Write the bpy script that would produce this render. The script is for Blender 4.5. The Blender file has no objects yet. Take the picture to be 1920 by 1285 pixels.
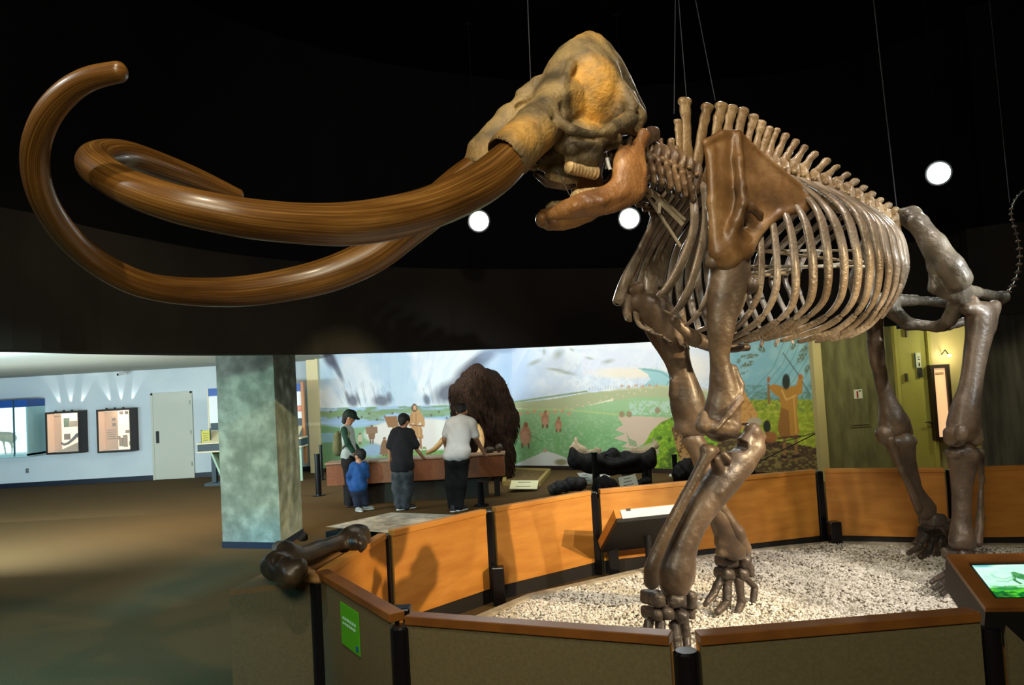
import bpy, bmesh, math, random
import numpy as np
from mathutils import Vector, Matrix
random.seed(7); np.random.seed(7)
C = bpy.context.scene.collection
SC = bpy.context.scene
# ------------------------------------------------------------------ camera
FPX = 1464.4
CAMP = np.array([0.0, 0.0, 2.0])
_p, _r = math.radians(2.75), math.radians(3.25)
_F = np.array([0, math.cos(_p), math.sin(_p)])
_R0 = np.array([1.0, 0, 0]); _U0 = np.array([0, -math.sin(_p), math.cos(_p)])
_R = math.cos(_r)*_R0 - math.sin(_r)*_U0
_U = math.sin(_r)*_R0 + math.cos(_r)*_U0
cam_d = bpy.data.cameras.new('camera'); cam = bpy.data.objects.new('camera', cam_d); C.objects.link(cam)
cam_d.sensor_width = 23.6; cam_d.lens = 18.0; cam_d.clip_end = 200; cam_d.clip_start = 0.05
M = Matrix(((_R[0], _U[0], -_F[0], 0), (_R[1], _U[1], -_F[1], 0), (_R[2], _U[2], -_F[2], 2.0), (0, 0, 0, 1)))
cam.matrix_world = M
SC.camera = cam
SC.view_settings.view_transform = 'Standard'; SC.view_settings.look = 'None'
SC.view_settings.exposure = 0.0; SC.view_settings.gamma = 1.0
SC.view_settings.use_curve_mapping = False
w = bpy.data.worlds.new('world'); SC.world = w; w.use_nodes = True
w.node_tree.nodes['Background'].inputs[0].default_value = (0.20, 0.26, 0.50, 1)
w.node_tree.nodes['Background'].inputs[1].default_value = 0.02

def ray(px, py):
    return _F + ((px-960)/FPX)*_R + ((642.5-py)/FPX)*_U
def G(px, py, z=0.0):
    d = ray(px, py); t = (z-2.0)/d[2]; return CAMP + d*t
def D(px, py, Y):
    d = ray(px, py); return CAMP + d*(Y/d[1])
def proj(P):
    P = np.asarray(P, float) - CAMP
    dd = P@_F
    return 960 + FPX*(P@_R)/dd, 642.5 - FPX*(P@_U)/dd

def lamp(name, kind, loc, target=None, power=100, color=(1, 1, 1), size=0.1, size_y=None, angle=45, blend=0.5):
    L = bpy.data.lights.new(name, kind); o = bpy.data.objects.new(name, L); C.objects.link(o)
    L.energy = power; L.color = color; o.location = loc
    if kind == 'SPOT': L.spot_size = math.radians(angle); L.spot_blend = blend; L.shadow_soft_size = size
    elif kind == 'AREA':
        L.size = size
        if size_y: L.shape = 'RECTANGLE'; L.size_y = size_y
    else: L.shadow_soft_size = size
    if target is not None:
        o.rotation_euler = (Vector(target)-Vector(loc)).to_track_quat('-Z', 'Y').to_euler()
    return o
WARM = (1.0, 0.72, 0.42); NEUT = (1.0, 0.86, 0.68); COOL = (0.72, 0.88, 1.0)
# gallery spots over the mammoth (hung from the black ceiling, out of frame) and an added fascia fill
lamp('spot_panels', 'SPOT', (6.2, 3.2, 3.4), (-0.1, 7.0, 0.45), 2000, (1.0, 0.74, 0.40), 0.05, angle=30, blend=0.5)
lamp('spot_panels_far', 'SPOT', (2.4, 2.6, 6.0), (1.7, 8.2, 0.4), 200, (1.0, 0.76, 0.46), 0.05, angle=36, blend=0.7)
lamp('spot_gravel_low', 'SPOT', (4.8, 2.4, 3.6), (2.0, 6.2, 0.0), 750, (1.0, 0.90, 0.80), 0.05, angle=40, blend=0.6)
lamp('spot_gravel', 'SPOT', (3.6, 5.0, 6.2), (2.0, 6.8, 0.0), 450, (1.0, 0.90, 0.80), 0.05, angle=50, blend=0.5)
lamp('spot_skull', 'SPOT', (-1.2, 1.6, 4.4), (0.65, 5.2, 3.9), 330, (1.0, 0.80, 0.50), 0.06, angle=26, blend=0.8)
lamp('spot_tusks', 'SPOT', (-0.9, 1.4, 6.2), (-0.9, 4.4, 2.8), 420, (1.0, 0.84, 0.58), 0.06, angle=62, blend=0.7)
lamp('spot_tusk_tip', 'SPOT', (-5.4, 2.6, 5.6), (-2.3, 4.0, 3.2), 260, (0.95, 0.97, 0.88), 0.06, angle=30, blend=0.6)
lamp('spot_shoulder', 'SPOT', (0.9, 1.2, 6.2), (1.8, 5.6, 3.0), 460, (1.0, 0.86, 0.66), 0.05, angle=34, blend=0.8)
lamp('spot_ribs', 'SPOT', (7.2, 3.4, 3.9), (3.45, 6.4, 2.6), 1700, (0.93, 0.98, 0.96), 0.05, angle=25, blend=0.8)
lamp('spot_rump', 'SPOT', (7.4, 5.4, 5.2), (3.9, 7.0, 2.7), 260, (0.85, 0.97, 0.92), 0.05, angle=40, blend=0.6)
lamp('spot_back', 'SPOT', (2.8, 9.3, 6.1), (2.2, 6.2, 3.6), 200, (1.0, 0.95, 0.85), 0.05, angle=60, blend=0.6)
lamp('fill_fascia', 'SPOT', (0.5, 3.0, 6.2), (0.0, 11.0, 3.0), 340, (1.0, 0.90, 0.75), 0.2, angle=80, blend=0.9)  # added wide fill that lifts the fascia, no fixture there
# light over the mural, behind the fascia
lamp('mural_light_left', 'AREA', (-2.7, 14.6, 2.85), (-3.2, 18.9, 1.5), 105, (0.90, 0.96, 1.0), 3.5, 0.3)
lamp('mural_light_mid', 'AREA', (0.6, 13.4, 2.85), (1.2, 17.2, 1.4), 105, (0.98, 1.0, 0.94), 3.5, 0.25)
lamp('mural_light_right', 'AREA', (3.8, 12.0, 2.75), (4.4, 14.2, 1.0), 26, (1.0, 0.93, 0.70), 1.5, 0.2)
# white gallery behind the column
lamp('gallery_light_a', 'AREA', (-11.0, 8.5, 1.5), (-10.5, 19.6, 0.9), 400, (0.66, 0.90, 1.0), 3.0, 0.5)
lamp('gallery_light_b', 'AREA', (-7.4, 9.5, 1.5), (-6.8, 19.6, 0.9), 280, (0.76, 0.92, 1.0), 2.5, 0.5)
lamp('gallery_bounce', 'AREA', (-9.0, 13.5, 0.4), (-9.0, 16.0, 2.8), 75, (0.92, 1.0, 0.92), 5.0, 2.0)
lamp('floor_warm', 'AREA', (-5.5, 12.0, 2.7), (-5.8, 14.5, 0), 150, (1.0, 0.74, 0.46), 1.5, 1.5)
lamp('floor_warm_near', 'SPOT', (-1.6, 5.0, 6.3), (-3.6, 8.2, 0), 520, (1.0, 0.78, 0.50), 0.3, angle=60, blend=1.0)
lamp('column_cool', 'SPOT', (-4.5, 2.0, 2.3), (-3.55, 9.6, -0.15), 2600, (0.12, 0.62, 1.0), 0.1, angle=13, blend=1.0)
lamp('column_top', 'SPOT', (-4.3, 2.0, 2.6), (-3.5, 9.8, 1.5), 1500, (0.60, 1.0, 0.88), 0.05, angle=19, blend=0.8)
lamp('column_warm', 'SPOT', (0.2, 7.2, 4.0), (-2.9, 10.4, 1.2), 520, (1.0, 0.80, 0.38), 0.01, angle=26, blend=0.7)
lamp('visitor_key', 'SPOT', (-1.4, 10.7, 2.9), (-2.0, 13.0, 0.7), 75, (1.0, 0.90, 0.74), 0.15, angle=110, blend=0.8)
lamp('annex_light', 'POINT', (7.6, 12.6, 2.3), None, 30, (0.90, 0.92, 0.48), 0.1)
lamp('annex_front', 'SPOT', (5.5, 11.7, 2.75), (5.9, 13.4, 0.9), 65, (0.95, 0.92, 0.60), 0.1, angle=120, blend=0.9)
lamp('right_wall_fill', 'SPOT', (7.4, 10.0, 2.6), (7.9, 10.8, 0.8), 22, (1.0, 0.90, 0.72), 0.1, angle=120, blend=0.9)  # unseen light added to brighten the right wall
lamp('front_fill', 'AREA', (-0.5, -1.5, 5.0), (1.0, 4.0, 0.6), 230, (1.0, 0.93, 0.68), 3.0, 1.5)
lamp('relief_fill', 'SPOT', (-1.0, 5.6, 6.2), (-1.1, 7.2, 0.7), 300, (1.0, 0.92, 0.8), 0.05, angle=22, blend=0.6)  # light added overhead only to brighten the relief map
lamp('cool_floor', 'SPOT', (-5.0, 2.6, 3.2), (-3.7, 6.4, 0), 1300, (0.04, 0.62, 1.0), 0.3, angle=72, blend=1.0)

# ------------------------------------------------------------------ helpers
def lin(c):
    if isinstance(c, str):
        c = [int(c[i:i+2], 16)/255 for i in (0, 2, 4)]
    return tuple((x/12.92 if x <= 0.04045 else ((x+0.055)/1.055)**2.4) for x in c)
_mats = {}
def mat(name, c1, c2=None, rough=0.6, scale=8.0, detail=4.0, bump=0.0, bscale=None, metal=0.0, emit=None, estr=0.0, stretch=None, c3=None, coord='Object', lo=0.35, hi=0.65, spec=None, coat=0.0, coatr=0.2):
    if name in _mats: return _mats[name]
    m = bpy.data.materials.new(name); m.use_nodes = True; nt = m.node_tree; N = nt.nodes; L = nt.links
    b = N['Principled BSDF']; b.inputs['Roughness'].default_value = rough; b.inputs['Metallic'].default_value = metal
    if spec is not None: b.inputs['Specular IOR Level'].default_value = spec
    if coat: b.inputs['Coat Weight'].default_value = coat; b.inputs['Coat Roughness'].default_value = coatr
    c1 = lin(c1)
    b.inputs['Base Color'].default_value = (*c1, 1)
    if c2 is not None or bump:
        tc = N.new('ShaderNodeTexCoord'); mp = N.new('ShaderNodeMapping'); L.new(tc.outputs[coord], mp.inputs[0])
        if stretch: mp.inputs['Scale'].default_value = stretch
        if coord == 'st':
            pass
    if c2 is not None:
        nz = N.new('ShaderNodeTexNoise'); nz.inputs['Scale'].default_value = scale; nz.inputs['Detail'].default_value = detail
        L.new(mp.outputs[0], nz.inputs['Vector'])
        cr = N.new('ShaderNodeValToRGB'); L.new(nz.outputs['Fac'], cr.inputs[0])
        cr.color_ramp.elements[0].position = lo; cr.color_ramp.elements[0].color = (*c1, 1)
        cr.color_ramp.elements[1].position = hi; cr.color_ramp.elements[1].color = (*lin(c2), 1)
        if c3 is not None:
            e = cr.color_ramp.elements.new((lo+hi)/2); e.color = (*lin(c3), 1)
        L.new(cr.outputs[0], b.inputs['Base Color'])
    if bump:
        n2 = N.new('ShaderNodeTexNoise'); n2.inputs['Scale'].default_value = bscale or scale*3; n2.inputs['Detail'].default_value = 6
        L.new(mp.outputs[0], n2.inputs['Vector'])
        bp = N.new('ShaderNodeBump'); bp.inputs['Strength'].default_value = bump; bp.inputs['Distance'].default_value = 0.012
        L.new(n2.outputs['Fac'], bp.inputs['Height']); L.new(bp.outputs[0], b.inputs['Normal'])
    if emit is not None:
        b.inputs['Emission Color'].default_value = (*lin(emit), 1); b.inputs['Emission Strength'].default_value = estr
    _mats[name] = m; return m

def tag(o, label=None, cat=None, group=None, kind=None):
    if label: o['label'] = label
    if cat: o['category'] = cat
    if group: o['group'] = group
    if kind: o['kind'] = kind
    return o
def empty(name, loc=(0, 0, 0), rz=0.0, label=None, cat=None, group=None, kind=None):
    o = bpy.data.objects.new(name, None); C.objects.link(o); o.location = loc; o.rotation_euler = (0, 0, rz)
    o.empty_display_size = 0.1
    return tag(o, label, cat, group, kind)
def link_mesh(name, me, m=None, parent=None, loc=(0, 0, 0), rz=0.0, smooth=False):
    o = bpy.data.objects.new(name, me); C.objects.link(o); o.location = loc; o.rotation_euler = (0, 0, rz)
    if m: me.materials.append(m)
    if parent: o.parent = parent
    if smooth: me.polygons.foreach_set('use_smooth', [True]*len(me.polygons))
    return o
def pymesh(name, V, F, m=None, parent=None, smooth=False, loc=(0, 0, 0), rz=0.0):
    me = bpy.data.meshes.new(name); me.from_pydata([tuple(map(float, v)) for v in V], [], [tuple(int(i) for i in f) for f in F]); me.update()
    return link_mesh(name, me, m, parent, loc, rz, smooth)
def fastmesh(name, V, Q, m=None, parent=None, smooth=True, k=4):
    me = bpy.data.meshes.new(name); V = np.asarray(V, np.float32); Q = np.asarray(Q, np.int32)
    me.vertices.add(len(V)); me.vertices.foreach_set('co', V.ravel())
    me.loops.add(Q.size); me.loops.foreach_set('vertex_index', Q.ravel())
    me.polygons.add(len(Q)); me.polygons.foreach_set('loop_start', np.arange(0, Q.size, k, dtype=np.int32))
    me.polygons.foreach_set('use_smooth', np.full(len(Q), smooth))
    me.update(calc_edges=True); me.validate()
    return link_mesh(name, me, m, parent)
class MB:
    """collects boxes, tubes and prisms into one mesh"""
    def __init__(s): s.bm = bmesh.new()
    def box(s, lo, hi, rz=0.0, piv=None, bev=0.0, mtx=None):
        r = bmesh.ops.create_cube(s.bm, size=1.0); vs = r['verts']
        lo = Vector(lo); hi = Vector(hi); c = (lo+hi)/2; d = hi-lo
        for v in vs: v.co = Vector((v.co.x*d.x+c.x, v.co.y*d.y+c.y, v.co.z*d.z+c.z))
        if rz: bmesh.ops.rotate(s.bm, verts=vs, cent=piv or c, matrix=Matrix.Rotation(rz, 3, 'Z'))
        if mtx is not None: bmesh.ops.transform(s.bm, matrix=mtx, verts=vs)
        if bev:
            es = list({e for v in vs for e in v.link_edges})
            bmesh.ops.bevel(s.bm, geom=es, offset=bev, segments=2, affect='EDGES', profile=0.5)
        return s
    def seg(s, a, b, t, z0, z1, off=0.0):
        """wall of thickness t along a-b (plan), outward offset off"""
        a = Vector((a[0], a[1], 0)); b = Vector((b[0], b[1], 0)); d = (b-a).normalized(); n = Vector((-d.y, d.x, 0))
        q = [a+n*(off-t/2), b+n*(off-t/2), b+n*(off+t/2), a+n*(off+t/2)]
        vs = [s.bm.verts.new((p.x, p.y, z)) for z in (z0, z1) for p in q]
        for f in ((0, 3, 2, 1), (4, 5, 6, 7), (0, 1, 5, 4), (1, 2, 6, 5), (2, 3, 7, 6), (3, 0, 4, 7)):
            s.bm.faces.new([vs[i] for i in f])
        return s
    def tube(s, pts, r, n=10, cap=True, flat=None):
        pts = [Vector(p) for p in pts]; R = r if isinstance(r, (list, tuple)) else [r]*len(pts)
        rings = []; up = None
        for i, p in enumerate(pts):
            t = (pts[min(i+1, len(pts)-1)]-pts[max(i-1, 0)]).normalized()
            if up is None: up = Vector((0, 0, 1)) if abs(t.z) < 0.9 else Vector((1, 0, 0))
            x = t.cross(up).normalized(); y = x.cross(t).normalized(); up = y
            rings.append([s.bm.verts.new(p+(x*math.cos(2*math.pi*k/n)*R[i]+y*math.sin(2*math.pi*k/n)*R[i]*(flat or 1))) for k in range(n)])
        for A, B in zip(rings, rings[1:]):
            for k in range(n): s.bm.faces.new((A[k], A[(k+1) % n], B[(k+1) % n], B[k]))
        if cap: s.bm.faces.new(rings[0][::-1]); s.bm.faces.new(rings[-1])
        return s
    def prism(s, poly, z0, z1):
        lo = [s.bm.verts.new((p[0], p[1], z0)) for p in poly]; hi = [s.bm.verts.new((p[0], p[1], z1)) for p in poly]
        n = len(poly); s.bm.faces.new(lo[::-1]); s.bm.faces.new(hi)
        for i in range(n): s.bm.faces.new((lo[i], lo[(i+1) % n], hi[(i+1) % n], hi[i]))
        return s
    def slab(s, quad, t):
        """thick slab from four 3D corners, thickness t along -normal"""
        q = [Vector(p) for p in quad]; n = (q[1]-q[0]).cross(q[3]-q[0]).normalized()
        a = [s.bm.verts.new(p) for p in q]; b = [s.bm.verts.new(p-n*t) for p in q]; k = len(q)
        s.bm.faces.new(a); s.bm.faces.new(b[::-1])
        for i in range(k): s.bm.faces.new((a[i], b[i], b[(i+1) % k], a[(i+1) % k]))
        return s
    def ball(s, c, r, seg=14, sc=(1, 1, 1)):
        q = bmesh.ops.create_uvsphere(s.bm, u_segments=seg, v_segments=max(6, seg//2+1), radius=1.0)
        for v in q['verts']: v.co = Vector((c[0]+v.co.x*r*sc[0], c[1]+v.co.y*r*sc[1], c[2]+v.co.z*r*sc[2]))
        return s
    def build(s, name, m=None, parent=None, smooth=False, loc=(0, 0, 0), rz=0.0, bevel=0.0):
        bmesh.ops.recalc_face_normals(s.bm, faces=s.bm.faces)
        if bevel: bmesh.ops.bevel(s.bm, geom=list(s.bm.edges), offset=bevel, segments=2, affect='EDGES', profile=0.5)
        me = bpy.data.meshes.new(name); s.bm.to_mesh(me); s.bm.free()
        return link_mesh(name, me, m, parent, loc, rz, smooth)

# ---- signed-distance modelling (numpy) with surface nets
def fields(prims, h, pad=0.03, noise=0.0, nscale=9.0, seed=0):
    P = []
    for q in prims:
        if q['t'] == 'cap':
            r = max(q['ra'], q['rb']); s3 = np.array(q.get('s', (1, 1, 1))); e = r*np.maximum(s3, 1)
            lo = np.minimum(q['a'], q['b'])-e; hi = np.maximum(q['a'], q['b'])+e
        elif q['t'] == 'ell':
            R = np.array(q['r']); rr = np.full(3, R.max()) if 'rot' in q else R
            lo = q['c']-rr; hi = q['c']+rr
        elif q['t'] == 'plate':
            pl = q['poly']; lo = np.array([pl[:, 0].min(), q['y'][0], pl[:, 1].min()])-q['th']-0.02; hi = np.array([pl[:, 0].max(), q['y'][1], pl[:, 1].max()])+q['th']+0.02
        P.append((lo, hi))
    ad = [b for b, q in zip(P, prims) if not q.get('sub')]
    LO = np.min([b[0] for b in ad], 0)-pad; HI = np.max([b[1] for b in ad], 0)+pad
    n = np.ceil((HI-LO)/h).astype(int)+1
    ax = [LO[i]+h*np.arange(n[i], dtype=np.float32) for i in range(3)]
    Fd = np.full(n, 0.5, np.float32)
    for (lo, hi), q in zip(P, prims):
        k = q.get('k', 0.03); mg = k+2.5*h+0.01
        i0 = np.clip(np.floor((lo-mg-LO)/h).astype(int), 0, n-1); i1 = np.clip(np.ceil((hi+mg-LO)/h).astype(int)+1, 1, n)
        sl = tuple(slice(a, b) for a, b in zip(i0, i1))
        if any(s.stop <= s.start for s in sl): continue
        X = ax[0][sl[0]][:, None, None]; Y = ax[1][sl[1]][None, :, None]; Z = ax[2][sl[2]][None, None, :]
        if q['t'] == 'cap':
            a = q['a']; b = q['b']; s3 = q.get('s', (1, 1, 1)); d = b-a
            x, y, z = (X-a[0])/s3[0], (Y-a[1])/s3[1], (Z-a[2])/s3[2]; dx, dy, dz = d[0]/s3[0], d[1]/s3[1], d[2]/s3[2]
            t = np.clip((x*dx+y*dy+z*dz)/(dx*dx+dy*dy+dz*dz+1e-9), 0, 1)
            v = np.sqrt((x-t*dx)**2+(y-t*dy)**2+(z-t*dz)**2)-(q['ra']+(q['rb']-q['ra'])*t)
            v = v*min(1, min(s3))
        elif q['t'] == 'ell':
            c = q['c']; R = q['r']; x, y, z = X-c[0], Y-c[1], Z-c[2]
            if 'rot' in q:
                ca, sa = math.cos(q['rot']), math.sin(q['rot']); x, z = x*ca+z*sa, -x*sa+z*ca
            g = np.sqrt((x/R[0])**2+(y/R[1])**2+(z/R[2])**2); v = (g-1)*min(R)
        elif q['t'] == 'plate':
            pl = q['poly']; x = np.broadcast_to(X[:, 0, :], (X.shape[0], Z.shape[2])).astype(np.float32); z = np.broadcast_to(Z[:, 0, :], x.shape)
            dd = np.full(x.shape, 1e9, np.float32); ins = np.zeros(x.shape, bool); m_ = len(pl)
            for i in range(m_):
                p, r = pl[i], pl[(i+1) % m_]; e = r-p
                t = np.clip(((x-p[0])*e[0]+(z-p[1])*e[1])/(e@e), 0, 1)
                dd = np.minimum(dd, (x-p[0]-t*e[0])**2+(z-p[1]-t*e[1])**2)
                c_ = ((p[1] > z) != (r[1] > z)) & (x < (r[0]-p[0])*(z-p[1])/(r[1]-p[1]+1e-12)+p[0])
                ins ^= c_
            dd = np.sqrt(dd); dd = np.where(ins, -dd, dd)
            yc = q['f'](x, z)[:, None, :]
            w1 = dd[:, None, :]+q['th']; w2 = np.abs(Y-yc)-q['th']*0.2
            v = np.minimum(np.maximum(w1, w2), 0)+np.sqrt(np.maximum(w1, 0)**2+np.maximum(w2, 0)**2)-q['th']
        f = Fd[sl]
        if q.get('sub'):
            hh = np.maximum(k-np.abs(-v-f), 0)/k; Fd[sl] = np.maximum(f, -v)+hh*hh*k*0.25
        else:
            hh = np.maximum(k-np.abs(v-f), 0)/k; Fd[sl] = np.minimum(f, v)-hh*hh*k*0.25
    if noise:
        rs = np.random.RandomState(seed); X = ax[0][:, None, None]; Y = ax[1][None, :, None]; Z = ax[2][None, None, :]
        for o in range(7):
            kx, ky, kz = rs.normal(size=3)*nscale*(1+o*0.45); ph = rs.rand()*6.28
            Fd += (noise/(1+o*0.35))*np.sin(kx*X+ky*Y+kz*Z+ph).astype(np.float32)*0.6
    return Fd, LO
def surfnet(Fd, LO, h):
    S = Fd < 0; n = np.array(Fd.shape)
    cs = n-1; acc = np.zeros((*cs, 3), np.float32); cnt = np.zeros(cs, np.float32)
    def sub(A, o): return A[o[0]:o[0]+cs[0], o[1]:o[1]+cs[1], o[2]:o[2]+cs[2]]
    for axx in range(3):
        for u in (0, 1):
            for v in (0, 1):
                o = [0, 0, 0]; oth = [i for i in range(3) if i != axx]; o[oth[0]] = u; o[oth[1]] = v; o2 = list(o); o2[axx] = 1
                a, b = sub(Fd, o), sub(Fd, o2); m_ = (a < 0) != (b < 0)
                t = np.where(m_, a/np.where(m_, a-b, 1), 0)
                for j in range(3):
                    acc[..., j] += np.where(m_, o[j]+(t if j == axx else 0), 0)
                cnt += m_
    act = cnt > 0; idx = np.full(cs, -1, np.int64); idx[act] = np.arange(act.sum())
    gi = np.argwhere(act); V = (gi+acc[act]/cnt[act][:, None])*h+LO
    Q = []
    for axx in range(3):
        o1, o2 = [(1, 2), (2, 0), (0, 1)][axx]
        s0 = [slice(None)]*3; s1 = [slice(None)]*3; s0[axx] = slice(0, -1); s1[axx] = slice(1, None)
        A, B = S[tuple(s0)], S[tuple(s1)]; ch = np.argwhere(A != B)
        ok = (ch[:, o1] > 0) & (ch[:, o2] > 0) & (ch[:, o1] < cs[o1]) & (ch[:, o2] < cs[o2]); ch = ch[ok]
        fl = A[tuple(ch.T)]
        def I(d1, d2):
            c = ch.copy(); c[:, o1] += d1; c[:, o2] += d2; return idx[tuple(c.T)]
        q = np.stack([I(-1, -1), I(0, -1), I(0, 0), I(-1, 0)], 1)
        q[~fl] = q[~fl][:, ::-1]; Q.append(q)
    return V, np.concatenate(Q)
def sdf_obj(name, prims, h, m, parent=None, noise=0.003, nscale=9.0, seed=0, relax=1):
    Fd, LO = fields(prims, h, noise=noise, nscale=nscale, seed=seed)
    V, Q = surfnet(Fd, LO, h)
    for _ in range(relax):
        A = np.zeros_like(V); c = np.zeros(len(V))
        for i in range(4):
            a, b = Q[:, i], Q[:, (i+1) % 4]
            np.add.at(A, a, V[b]); np.add.at(c, a, 1); np.add.at(A, b, V[a]); np.add.at(c, b, 1)
        V = V*0.5+0.5*A/np.maximum(c, 1)[:, None]
    return fastmesh(name, V, Q, m, parent)
def cap(a, b, ra, rb, k=0.03, s=None, sub=False):
    q = dict(t='cap', a=np.array(a, float), b=np.array(b, float), ra=ra, rb=rb, k=k)
    if s: q['s'] = s
    if sub: q['sub'] = True
    return q
def ell(c, r, k=0.03, rot=None, sub=False):
    q = dict(t='ell', c=np.array(c, float), r=r, k=k)
    if rot is not None: q['rot'] = rot
    if sub: q['sub'] = True
    return q
def mirror(prims):
    out = []
    for q in prims:
        q = dict(q)
        for key in ('a', 'b', 'c'):
            if key in q: q[key] = q[key]*np.array([1, -1, 1])
        out.append(q)
    return out
def ratio_spline(pts, n):
    """Catmull-Rom through rows of numbers"""
    P = np.array(pts, float); out = []
    K = len(P); P = np.vstack([2*P[0]-P[1], P, 2*P[-1]-P[-2]])
    tot = max(2, n)
    for q in np.linspace(0, K-1-1e-6, tot):
        i = int(q); t = q-i; p0, p1, p2, p3 = P[i:i+4]
        out.append(0.5*((2*p1)+(-p0+p2)*t+(2*p0-5*p1+4*p2-p3)*t*t+(-p0+3*p1-3*p2+p3)*t**3))
    return np.array(out)
# ------------------------------------------------------------------ materials
m_black = mat('black_paint', '0b0b0d', rough=0.6)
m_ceilblack = mat('black_ceiling_paint', '07070a', '0b0b10', rough=0.9, scale=2, spec=0.1)
m_fascia = mat('black_fascia_paint', '15120f', '1f1b17', rough=0.75, scale=1.2, spec=0.2)
m_white = mat('white_wall_paint', 'c9d6dc', 'd2dde0', rough=0.8, scale=1.5)
m_lowceil = mat('low_ceiling_plaster', 'c3c8bd', 'adb3a8', rough=0.9, scale=120, bump=0.2, bscale=200)
m_navy = mat('navy_vinyl_base', '0c1a2c', rough=0.5)
m_carpet = mat('carpet', '4a3a24', '6e5837', rough=0.95, scale=140, detail=3, bump=0.6, bscale=220, spec=0.1)
m_conc = mat('column_concrete', '6d7668', '9aa292', rough=0.85, scale=5, detail=9, bump=0.25, bscale=40, c3='82897b')
m_conc2 = mat('wall_concrete', '5c5a3c', '7b784f', rough=0.9, scale=3, detail=9, bump=0.25, bscale=30, stretch=(2.5, 2.5, 0.6))
m_conc3 = mat('board_formed_concrete', '4d493a', '6f6a57', rough=0.9, scale=4, detail=8, bump=0.4, bscale=26, stretch=(3, 3, 0.35))
m_cream = mat('cream_trim_paint', 'e0d2a0', rough=0.6)
m_cream2 = mat('olive_cream_trim', 'b5a772', rough=0.6)
m_wood = mat('orange_maple', 'bd7a2e', 'cd8b3a', rough=0.45, scale=3, detail=6, stretch=(1, 1, 5), bump=0.03, c3='c58334')
m_woodcap = mat('wood_cap', '6e421c', '85531f', rough=0.4, scale=5, detail=6, bump=0.05)
m_olive = mat('olive_laminate', '5e553a', '685e40', rough=0.7, scale=60, bump=0.1)
m_redwood = mat('reddish_brown_laminate', '7d4a2c', '8c5734', rough=0.6, scale=30)
m_steel = mat('steel', '6d6a62', rough=0.4, metal=0.8)
m_glass = mat('bright_white_metal', 'd5d8d8', rough=0.3)

# ------------------------------------------------------------------ structure
st = lambda o: tag(o, kind='structure')
def quadobj(name, pts, m, parent=None, t=0.05):
    return MB().slab(pts, t).build(name, m, parent)
# floor
o = st(MB().box((-26, -3, -0.1), (16, 30, 0.0)).build('floor', m_carpet))
# main black ceiling and black enclosing walls
st(MB().box((-26, -4, 6.4), (16, 24, 6.5)).build('ceiling', m_ceilblack))
st(MB().box((-26, -4.2, 0), (16, -4.0, 6.5)).build('wall_front', m_ceilblack))
# fascia: curved drop between tall black hall and the low galleries
fz = 2.45
def fpt(px, py): p = G(px, py, fz); return (p[0], p[1])
FP = [(-8.5, -1.0), (-6.6, 1.6), (-5.2, 3.9)] + [fpt(x, y) for x, y in ((0, 656), (200, 661), (410, 664.5), (600, 663), (800, 658), (1000, 650.5), (1230, 640), (1400, 630), (1560, 620), (1680, 610), (1800, 600), (1915, 588))] + [(10.5, 8.0), (14, 5.5)]
FS = ratio_spline(FP, 90)
def ribbon(name, pl, z0, z1, th, m, off=0.0, kind='structure', parent=None):
    mb = MB(); P = []
    for i in range(len(pl)):
        a = pl[max(i-1, 0)]; b = pl[min(i+1, len(pl)-1)]; d = (b-a)/np.linalg.norm(b-a); P.append((pl[i], np.array([-d[1], d[0]])))
    rows = [[mb.bm.verts.new((*(p+n*(off+o)), z)) for p, n in P] for o, z in ((0, z0), (0, z1), (th, z1), (th, z0))]
    for j in range(4):
        A, B = rows[j], rows[(j+1) % 4]
        for i in range(len(P)-1): mb.bm.faces.new((A[i], A[i+1], B[i+1], B[i]))
    for e in (0, -1): mb.bm.faces.new([r[e] for r in rows])
    o = mb.build(name, m, parent)
    if kind: o['kind'] = kind
    return o
ribbon('trim_fascia', FS, fz, 3.55, 0.25, m_fascia)
ribbon('wall_upper', FS, 3.55, 6.4, 0.2, m_ceilblack, off=0.30)
# low ceiling behind the fascia (polygon: fascia line + far edge)
o = st(MB().box((-26, 1, 3.3), (14, 22, 3.4)).build('ceiling_back', m_lowceil)) if False else None
mb = MB(); lowpoly = [(p[0]+0.0, p[1]+0.3) for p in FS] + [(16, 22), (-5.0, 22), (-5.0, 22)]
ceil_hi = MB(); hp = [(p[0], p[1]+0.3) for p in FS if p[0] > -2.4]; ceil_hi.prism(hp[:]+[(16, hp[-1][1]), (16, 22), (-5.2, 22)], 3.3, 3.36); st(ceil_hi.build('ceiling_mural', m_ceilblack))
cl = empty('ceiling_low', kind='structure')
FSn = [FS[i]+.2*np.array([-(FS[min(i+1, len(FS)-1)]-FS[max(i-1, 0)])[1], (FS[min(i+1, len(FS)-1)]-FS[max(i-1, 0)])[0]])/np.linalg.norm(FS[min(i+1, len(FS)-1)]-FS[max(i-1, 0)]) for i in range(len(FS))]
lowp = [tuple(p) for p in FSn if p[0] <= -2.4]+[(-4.85, 19.8), (-4.85, 22), (-26, 22), (-26, -1.0)]
MB().prism(lowp, 2.80, 2.86).build('backing_board', m_lowceil, cl)
tile0 = MB().box((0, 0, -.018), (1.194, 1.194, 0), bev=.003).build('ceiling_tile', m_lowceil, cl); first = True
def _bx(y): return -2.4-(y-9.8)*.2552
for iy in range(8):
    for ix in range(18):
        y0_ = 19.75-1.2*(iy+1); x1_ = -4.9-1.2*ix
        t_ = tile0 if first else tile0.copy()
        if not first: C.objects.link(t_)
        first = False; t_.location = (x1_-1.2, y0_, 2.80)
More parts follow.
